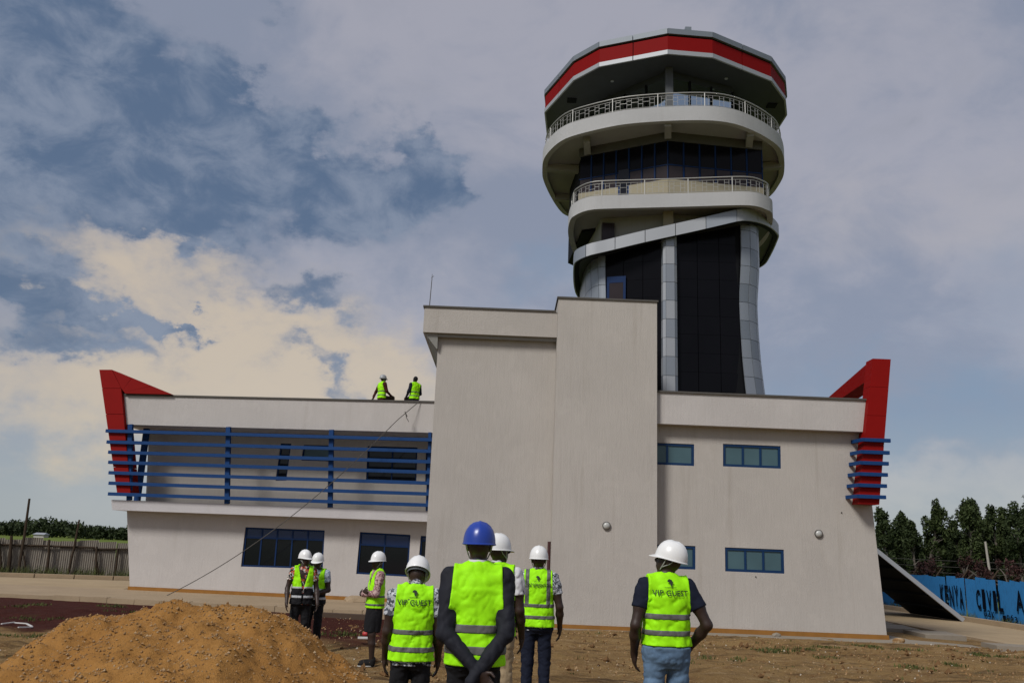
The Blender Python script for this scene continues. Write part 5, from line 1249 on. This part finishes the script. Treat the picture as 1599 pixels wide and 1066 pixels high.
def pebbles(name, n, fn, rmin, rmax, mats, label=None):
    base = np.array([[1, 0, 0], [-1, 0, 0], [0, 1, 0], [0, -1, 0], [0, 0, 1], [0, 0, -1]], float); fc = [(0, 2, 4), (2, 1, 4), (1, 3, 4), (3, 0, 4), (2, 0, 5), (1, 2, 5), (3, 1, 5), (0, 3, 5)]
    v = []; f = []
    r = np.random.default_rng(hash(name) % 1000 if False else len(name))
    for i in range(n):
        x, y, z = fn(r)
        s = rmin + (rmax - rmin) * r.random() ** 3; a = r.random() * 6.3; sc_ = s * r.uniform(.6, 1.2, 3); p = base * sc_ * r.uniform(.75, 1.15, (6, 1)); p = p @ np.array([[math.cos(a), -math.sin(a), .2], [math.sin(a), math.cos(a), .1], [-.2, .1, 1]]).T
        k = len(v); v += list(p + [x, y, z + s * .2]); f += [tuple(q + k for q in t) for t in fc]
    o = from_data(name, v, f, mats[0]); tag(o, kind='stuff'); 
    if label: tag(o, label)
    return o
M_PEB = NB('pebble'); M_PEB.set(M_PEB.ramp(M_PEB.noise(9, 3), [(.3, (.14, .07, .025)), (.5, (.27, .16, .07)), (.72, (.40, .30, .19))]), .9, 0, .2); M_PEB = M_PEB.m
M_PEBW = simple('pale_stone', (.48, .42, .34), .85, 0, .3, 12)
def heap_pt(r):
    while True:
        j, i = int(r.integers(len(HY))), int(r.integers(len(HX)))
        if HH[j, i] > .05: return HX[i], HY[j], HZ[j, i]
pebbles('heap_gravel', 9000, heap_pt, .005, .030, [M_PEB]); pebbles('heap_pale_gravel', 500, heap_pt, .003, .011, [M_PEBW])
def yard_pt(r):
    x, y = r.uniform(-9, 15), r.uniform(11, 25); return x, y, gzf(x, y) + .01
pebbles('yard_gravel', 7000, yard_pt, .006, .036, [M_PEB]); pebbles('yard_pale_gravel', 900, yard_pt, .006, .026, [M_PEBW])
def clod_pt(r):
    x, y = r.uniform(-4, 15), 11 + 13.2 * r.random(); return x, y, gzf(x, y) - .005
M_CLOD = simple('soil_clod', (.13, .072, .032), .95, 0, .4, 5, .1)
pebbles('yard_soil_clods', 900, clod_pt, .02, .085, [M_CLOD])
# ------------------------------------------------------------------ grass tufts
def blades(name, spots, mat, kind='stuff'):
    v = []; f = []
    for (x, y, z, n, rad, h) in spots:
        for _ in range(n):
            a = random.random() * 6.28; r = rad * random.random() ** .6; bx_, by_ = x + math.cos(a) * r, y + math.sin(a) * r; hh = h * random.uniform(.5, 1.2); w = .006 + .006 * random.random(); t = random.random() * 6.28; lx, ly_ = math.cos(t) * hh * .5, math.sin(t) * hh * .5; px_, py_ = -math.sin(t) * w, math.cos(t) * w; k = len(v)
            v += [(bx_ - px_, by_ - py_, z), (bx_ + px_, by_ + py_, z), (bx_ + lx * .4 + px_ * .8, by_ + ly_ * .4 + py_ * .8, z + hh * .65), (bx_ + lx * .4 - px_ * .8, by_ + ly_ * .4 - py_ * .8, z + hh * .65), (bx_ + lx, by_ + ly_, z + hh)]
            f += [(k, k + 1, k + 2, k + 3), (k + 3, k + 2, k + 4)]
    o = from_data(name, v, f, mat); tag(o, kind=kind); return o
M_GRASS = NB('grass_blade'); M_GRASS.set(M_GRASS.ramp(M_GRASS.noise(3, 3), [(.3, (.035, .050, .012)), (.7, (.10, .11, .03))]), .8, 0, .2); M_GRASS = M_GRASS.m
sp = []
for px, py in ((1185, 1016), (1212, 1014), (1350, 1006), (1365, 1008), (1410, 1012), (1135, 1033), (1420, 1045), (1530, 1020), (1545, 1023), (1300, 1030), (530, 990), (545, 992), (1240, 1010), (1290, 1008), (55, 965), (170, 947), (20, 948), (60, 945), (200, 955), (32, 968), (15, 1000), (60, 1000), (1090, 1040), (1480, 1040)):
    p = atZ(px, py, .2)
    for _ in range(5): x, y = p.x + random.gauss(0, .28), p.y + random.gauss(0, .25); sp.append((x, y, gzf(x, y), 22, .20, .065))
for _ in range(60): x, y = random.uniform(-8, 15), random.uniform(12, 24.5); sp.append((x, y, gzf(x, y), 7, .10, .06))
for _ in range(420): x = random.uniform(-42, -13.5); y = 37.2 + max(0, x + 24) * .22 + random.random() * 1.6; sp.append((x, y, .15, 14, .35, .55))
for _ in range(160): x, y = 20.1 + random.random() * .3, random.uniform(24, 50); sp.append((x, y, .02, 10, .2, .3))
blades('grass_tufts', sp, M_GRASS)
# litter and stones
def rock(px, py, z, s, lab, mat, name='stone', cat='stone'):
    p = atZ(px, py, z); bm = B(); bmesh.ops.create_icosphere(bm, subdivisions=2, radius=s, matrix=Matrix.Translation((p.x, p.y, z + s * .35)) @ Matrix.Diagonal((1.3, 1, .7, 1)))
    for v in bm.verts: v.co += Vector((fnoise(v.co.x, v.co.z, 4 / s * .2, 1), fnoise(v.co.y, v.co.x, 4 / s * .2, 2), fnoise(v.co.z, v.co.y, 4 / s * .2, 3))) * s * .35
    o = obj(name, bm, mat); tag(o, lab, cat)
rock(1403, 1003, .11, .13, 'ochre stone lying at the right end of the plinth ledge', M_PEB)
rock(1212, 993, .11, .10, 'grey stone on the ledge under the ground-floor right window', M_CONCG)
rock(1318, 994, .115, .16, 'flat grey rubble lump on the ledge near the right corner', M_CONCG)
rock(556, 944, .2, .30, 'pale concrete lump at the end of the apron behind the skirt wearer', M_CONC)
def litter(name, pts, z, th, mat, lab, cat):
    bm = B(); P = [atZ(x, y, z) for x, y in pts]
    for a, b_ in zip(P, P[1:]): beam(bm, V(a.x, a.y, z + th), V(b_.x, b_.y, z + th * 1.4), .035, th)
    o = obj(name, bm, mat); tag(o, lab, cat)
M_PLAST = simple('white_plastic', (.6, .58, .56), .5)
litter('plastic_strip', [(2, 975), (22, 973), (42, 975), (50, 980), (28, 981)], .24, .02, M_PLAST, 'crumpled white plastic strip on the dark red soil at the far left', 'litter')
p = atZ(571, 993, .33); bm = B(); bmesh.ops.create_icosphere(bm, subdivisions=2, radius=.07, matrix=Matrix.Translation((p.x, p.y, .38)) @ Matrix.Diagonal((1.1, .8, .8, 1))); o = obj('red_cap', bm, simple('red_plastic', (.4, .03, .03), .5), None, True); tag(o, 'small red cap on white litter beside the skirt wearer', 'cap')
p = atZ(571, 997, .33); bm = B(); beam(bm, V(p.x - .16, p.y, .35), V(p.x + .14, p.y + .04, .35), .14, .03); o = obj('paper_scrap', bm, M_PLAST); tag(o, 'white scrap lying under the small red cap', 'litter')
p = atZ(415, 935, .4); bm = B(); beam(bm, V(-5.2, 25.2, .22), V(-3.7, 25.0, .22), .25, .16); o = obj('timber_block', bm, simple('dark_timber', (.06, .035, .02), .8)); tag(o, 'dark timber block lying at the apron edge behind the pair', 'timber')

# ------------------------------------------------------------------ left boundary: rusty sheet fence on rough poles
def corr_sheet(w, h, th=.03, ribs=7, top=None):
    v = []; n = ribs * 2 + 1
    for i in range(n):
        x = w * i / (n - 1); y = th * .5 * (1 if i % 2 else -1); t = h if top is None else h + top * (i / (n - 1) - .5); v += [(x, y, 0), (x, y, t)]
    f = [(2 * i, 2 * i + 2, 2 * i + 3, 2 * i + 1) for i in range(n - 1)]; return v, f
def sheet_mat(name, c, rust, amt):
    b = NB(name); n1 = b.noise(1.5, 6, .65, b.co((1, 1, .4))); n2 = b.noise(6, 6, .7, b.co((2, 2, .35))); col = b.mix(n1, tuple(q * .75 for q in c), tuple(q * 1.15 for q in c)); col = b.mix(b.math('MULTIPLY', b.step(n2, .52, .7), amt), col, rust); b.set(col, .65, .15, .3); return b.m
M_SHEETG = sheet_mat('galvanised_sheet', (.255, .225, .185), (.115, .068, .04), .7)
M_SHEETB = sheet_mat('blue_sheet', (.024, .165, .40), (.012, .05, .11), .6)
M_POLE = simple('weathered_pole', (.05, .034, .022), .9, 0, .35, 6, .2, .3)
fl = empty('sheet_fence', (-20, 40, 0)); tag(fl, 'grey corrugated sheet fence on rough wooden poles at the far left', 'fence')
a, b_ = atZ(-60, 905, .2), atZ(215, 889, .2)
a = V(-31, 37.6, .15); b_ = V(-15.5, 43.5, .15); dv = (b_ - a); Lf = dv.length; dv.normalize(); ang = math.atan2(dv.y, dv.x)
s_ = 0; i = 0
while s_ < Lf:
    w = .82; hh = 1.72 + random.uniform(-.08, .10); v, f = corr_sheet(w, hh, .018, 9, random.uniform(-.08, .08)); o = from_data('metal_sheet', v, f, M_SHEETG); q = a + dv * s_; o.matrix_basis = Matrix.Translation((q.x, q.y, .12)) @ Matrix.Rotation(ang, 4, 'Z') @ Matrix.Rotation(random.uniform(-.02, .02), 4, 'Y') @ Matrix.Rotation(random.uniform(-.03, .03), 4, 'X')
    o.parent = fl; o.matrix_parent_inverse = world_mat(fl).inverted(); s_ += .79; i += 1
nd = V(dv.y, -dv.x, 0)
for zz in (1.35,):
    for k in range(4):
        q0, q1 = a + dv * (Lf * k / 4) + nd * .07, a + dv * (Lf * (k + 1.02) / 4) + nd * .08; bm = B(); tube(bm, [q0 + V(0, 0, zz + random.uniform(-.06, .06)), q0.lerp(q1, .5) + V(0, 0, zz + .03), q1 + V(0, 0, zz + random.uniform(-.06, .06))], .045, 7); obj('rail', bm, M_POLE, fl)
def on_fence(px, py): d = ray(px, py); n_ = V(dv.y, -dv.x, 0); k = (a + nd * .14 - CAMP).dot(n_) / d.dot(n_); return CAMP + d * k
for (x0, y0, x1, y1, r) in ((28, 897, 46, 778, .07), (12, 898, 18, 836, .09), (74, 893, 77, 842, .07), (106, 893, 124, 811, .06), (150, 890, 151, 853, .06), (180, 892, 184, 856, .06), (42, 897, 34, 850, .04), (156, 893, 149, 862, .035), (2, 895, -2, 838, .07)):
    p, q = on_fence(x0, y0), on_fence(x1, y1); p.z = .1; bm = B(); tube(bm, [p, p.lerp(q, .5) + V(.03, 0, 0), q], [r, r * .9, r * .7], 8); obj('post', bm, M_POLE, fl)
# ------------------------------------------------------------------ right boundary: blue painted sheets with lettering
fr_ = empty('blue_fence', (20.5, 38, 0)); tag(fr_, 'blue painted corrugated sheet fence with dark lettering along the right path', 'fence')
XF = 20.5; y = 22.0; k = 0
while y < 56:
    w = .84; hh = 1.74 + random.uniform(-.06, .07); v, f = corr_sheet(w, hh, .03, 7, random.uniform(-.05, .05)); o = from_data('metal_sheet', v, f, M_SHEETB)
    o.matrix_basis = Matrix.Translation((XF + random.uniform(-.01, .02), y, .03)) @ Matrix.Rotation(R_(90), 4, 'Z') @ Matrix.Rotation(random.uniform(-.03, .03) - (.085 if 11 <= k <= 17 else 0), 4, 'Y') @ Matrix.Rotation(random.uniform(-.012, .012), 4, 'X'); o.parent = fr_; o.matrix_parent_inverse = world_mat(fr_).inverted()
    y += .82 if k not in (9, 12, 20) else .93; k += 1
for y in np.arange(23, 56, 2.4):
    bm = B(); tube(bm, [(XF + .1, y, 0), (XF + .1, y, 1.8), (XF + .38, y, 2.15)], .035, 6); obj('post', bm, M_POLE, fr_)
M_PAINT = simple('black_paint', (.002, .004, .010), .9, spec=.05)
def fence_text(txt, x0, x1, ytop, ybot, z_is=None):
    P0, P1 = atX(x0, ytop, XF), atX(x1, ytop, XF); zt = (P0.z + P1.z) / 2; zb = (atX(x0, ybot, XF).z + atX(x1, ybot, XF).z) / 2
    for i, ch in enumerate(txt):
        if ch == ' ': continue
        v, f = text_mesh(ch, 1.0, .02)
        if ch in 'I1': v, f = [(0, 0, 0), (1, 0, 0), (1, 1, 0), (0, 1, 0)], [(0, 1, 2, 3)]
        xs_ = [q[0] for q in v]; ys_ = [q[1] for q in v]; w_ = max(xs_) - min(xs_) + 1e-3; h_ = max(ys_) - min(ys_); n = len(txt)
        ya, yb = P0.y + (P1.y - P0.y) * (i + .1) / n, P0.y + (P1.y - P0.y) * (i + .9) / n
        if ch in 'I1': c = (ya + yb) / 2; ya, yb = c - (yb - ya) * .0 + .12, c - .12
        dz = random.uniform(-.05, .05)
        pts = [(XF - .075, ya + (yb - ya) * (q[0] - min(xs_)) / w_, zb + dz + (zt - zb) * (q[1] - min(ys_)) / h_) for q in v]
        me = bpy.data.meshes.new('lettering'); me.from_pydata(pts, [], f); o = bpy.data.objects.new('lettering', me); COL.objects.link(o); me.materials.append(M_PAINT); o.parent = fr_; o.matrix_parent_inverse = world_mat(fr_).inverted()
fence_text('KENYA', 1469, 1506, 914, 946); fence_text('CIVIL', 1525, 1568, 920, 951); fence_text('AV', 1586, 1616, 922, 955); fence_text('02K', 1538, 1556, 953, 963); fence_text('1063', 1568, 1592, 960, 969)
# ------------------------------------------------------------------ trees
def leaf_mat(name, a, b2):
    b = NB(name); g = b.N.new('ShaderNodeNewGeometry'); c = b.mix(g.outputs['Random Per Island'], a, b2); b.set(c, .75, 0, .25); return b.m
M_LEAF = leaf_mat('dark_foliage', (.012, .022, .006), (.036, .052, .015)); M_LEAF2 = leaf_mat('foliage', (.018, .030, .007), (.050, .068, .020)); M_BARK = simple('bark', (.10, .085, .07), .9, 0, .3, 8)
M_BRACT = leaf_mat('reddish_foliage', (.022, .012, .010), (.065, .026, .024))
def leaf_cloud(v, f, c, rad, n, size, rnd):
    P = rnd.normal(0, 1, (n, 3)); P /= np.linalg.norm(P, axis=1)[:, None]; P *= rnd.random((n, 1)) ** .45; P = c + P * rad
    A = rnd.normal(0, 1, (n, 3)); A /= np.linalg.norm(A, axis=1)[:, None]; Bv = np.cross(A, rnd.normal(0, 1, (n, 3))); Bv /= np.linalg.norm(Bv, axis=1)[:, None]; s = size * rnd.uniform(.5, 1.2, (n, 1))
    k = len(v); Q = np.stack([P - A * s, P + Bv * s * .42, P + A * s, P - Bv * s * .42], 1).reshape(-1, 3); v.extend(Q.tolist()); f.extend([(k + 4 * i, k + 4 * i + 1, k + 4 * i + 2, k + 4 * i + 3) for i in range(n)])
def tree(label, x, y, h, r, seed, mat, base=.25, nclump=44, group='trees beyond the blue fence', slim=1.0, leafy=190, size=.13):
    rnd = np.random.default_rng(seed); t = empty('tree', (x, y, 0)); tag(t, label, 'tree', group); z0 = gzf(x, y)
    lean = rnd.normal(0, .05, 2); top = np.array([x + lean[0] * h, y + lean[1] * h, z0 + h * .93]); bot = np.array([x, y, z0 - .1])
    tr = B(); tr_pts = [bot + (top - bot) * u + np.array([rnd.normal(0, .06), rnd.normal(0, .06), 0]) * (u > 0) for u in np.linspace(0, 1, 7)]; tube(tr, tr_pts, [h * .022 * (1 - .85 * u) + .02 for u in np.linspace(0, 1, 7)], 7); v = []; f = []
    for i in range(nclump):
        u = base + (1 - base) * (i + rnd.random()) / nclump; o = bot + (top - bot) * u; a = rnd.random() * 6.28; env = r * (math.sin(math.pi * min(1, (u - base) / (1 - base) * .93 + .06)) ** .8) * slim
        d = env * (.35 + .65 * rnd.random()); e = o + np.array([math.cos(a) * d, math.sin(a) * d, .25 * d + rnd.normal(0, .15)])
        tube(tr, [o - [0, 0, .2], (o + e) / 2 + [0, 0, -.05], e], [.05, .035, .015], 5); leaf_cloud(v, f, e + [0, 0, .2], (np.array([.55, .55, .42]) if base < .05 else np.array([.34, .34, .62])) * (r / 1.9) * rnd.uniform(.55, 1.2), leafy, size, rnd)
    obj('trunk', tr, M_BARK, t); from_data('crown', v, f, mat, t)
    return t
def tx(px, Y): return atY(px, 880, Y).x
for lab, px, Y, top, r, seed, mat in (
    ('dark tree rising directly behind the right end of the building', 1383, 60, 795, 1.7, 1, M_LEAF), ('low dark tree between the building end and the tall loose-crowned tree', 1412, 63, 806, 1.9, 2, M_LEAF),
    ('tall loose-crowned tree left of the gap in the right treeline', 1446, 62, 786, 1.9, 3, M_LEAF2), ('low dark tree standing in the gap of the right treeline', 1478, 70, 838, 2.0, 4, M_LEAF),
    ('tallest tree of the right treeline, above the pale pole', 1519, 61, 780, 2.3, 5, M_LEAF2), ('dark rounded tree between the tallest tree and the picture edge', 1557, 64, 793, 2.3, 6, M_LEAF), ('tree at the right edge of the picture', 1594, 60, 790, 2.2, 7, M_LEAF), ('dark tree partly outside the right edge', 1634, 62, 770, 2.4, 8, M_LEAF), ('slim dark tree right beside the tallest tree', 1535, 63, 788, 1.5, 9, M_LEAF), ('slim spire of a tree between the rounded dark tree and the edge tree', 1577, 62, 797, 1.4, 10, M_LEAF2), ('short slim tree left of the tallest tree', 1500, 64, 818, 1.5, 11, M_LEAF), ('small pointed tree beside the loose-crowned tree', 1430, 61, 815, 1.3, 12, M_LEAF)):
    h = atY(px, top, Y).z; tree(lab, tx(px, Y), Y, h, r, seed, mat, .10, slim=.58, leafy=150, size=.14)
for i, (px, Y, h, mat, lab) in enumerate(((1395, 66, 4.4, M_LEAF, 'dense dark bush behind the fence near the building'), (1425, 68, 4.2, M_LEAF, 'dense dark bush below the low dark tree'), (1455, 66, 4.3, M_LEAF, 'dense dark bush below the loose-crowned tree'), (1490, 72, 4.0, M_LEAF, 'dense dark bush in the gap of the treeline'), (1515, 67, 4.6, M_LEAF, 'dense dark bush below the tallest tree'), (1545, 69, 4.8, M_LEAF, 'dense dark bush behind the pale pole'), (1580, 66, 4.9, M_LEAF, 'dense dark bush near the right edge'), (1610, 68, 4.9, M_LEAF, 'dense dark bush at the right picture edge'))):
    tree(lab, tx(px, Y), Y, h, 2.4, 40 + i, mat, .02, 26, 'bushes behind the blue fence', 1.0, 150, .17)
for i, (px, lab) in enumerate(((1445, 'leftmost low reddish bush above the blue fence'), (1505, 'low reddish bush above the first letters of the fence'), (1530, 'low reddish bush left of the pale pole'), (1575, 'low reddish bush right of the pale pole'))):
    tree(lab, tx(px, 50), 50, 2.35, 1.2, 70 + i, M_BRACT, .25, 14, 'reddish bushes behind the blue fence', 1.0, 90, .10)
# pale leaning pole with wires
pole = empty('utility_pole', (tx(1548, 52), 52, 0)); tag(pole, 'pale leaning utility pole behind the blue fence', 'pole')
p, q = atY(1549, 900, 52), atY(1538.5, 845, 52); p.z = 0; bm = B(); tube(bm, [p, q], [.09, .06], 8); obj('shaft', bm, simple('pale_pole', (.36, .33, .29), .8), pole)
for i, dz in enumerate((0, -.35, -.7)):
    bm = B(); pts = [q + V(-30 + 60 * t, 3 - 6 * t, dz - 1.2 + 1.2 * (2 * t - 1) ** 2) for t in np.linspace(0, 1, 21)]; tube(bm, pts, .014, 5); obj('wire', bm, M_CAP, pole)
# far wood on the left and right horizon
def wood():
    rnd = np.random.default_rng(12); v = []; f = []
    for i in range(330):
        px = -200 + 560 * i / 330 + rnd.normal(0, 6); Y = 290 + rnd.random() * 60; h = 3.6 + 2.0 * rnd.random() + 2.2 * math.sin(i * .05) * rnd.random(); x = atY(px, 830, Y).x
        leaf_cloud(v, f, np.array([x, Y, h * .55]), np.array([2.2, 2.0, h * .5]) * rnd.uniform(.7, 1.25), 110, .75, rnd)
    o = from_data('far_wood', v, f, M_LEAF); tag(o, kind='stuff')
wood()
def far_shed(px, py, Y, w, lab):
    p = atY(px, py, Y); e = empty('far_shed', (p.x, Y, 0)); tag(e, lab, 'shed'); z = gzf(p.x, Y)
    bm = B(); bx(bm, p.x - w / 2, p.x + w / 2, Y, Y + 3, z, z + .9); obj('wall', bm, M_WALL2, e); bm = B(); hexa(bm, [V(p.x - w / 2 - .3, Y - .4, z + .91), V(p.x + w / 2 + .3, Y - .4, z + .91), V(p.x + w / 2 + .3, Y + 3.4, z + .91), V(p.x - w / 2 - .3, Y + 3.4, z + .91), V(p.x - w / 2, Y + 1.4, z + 1.5), V(p.x + w / 2, Y + 1.4, z + 1.5), V(p.x + w / 2, Y + 1.6, z + 1.5), V(p.x - w / 2, Y + 1.6, z + 1.5)]); obj('roof', bm, M_ALU2, e)
far_shed(60, 838, 280, 3.2, 'small pale shed far off in front of the distant wood')
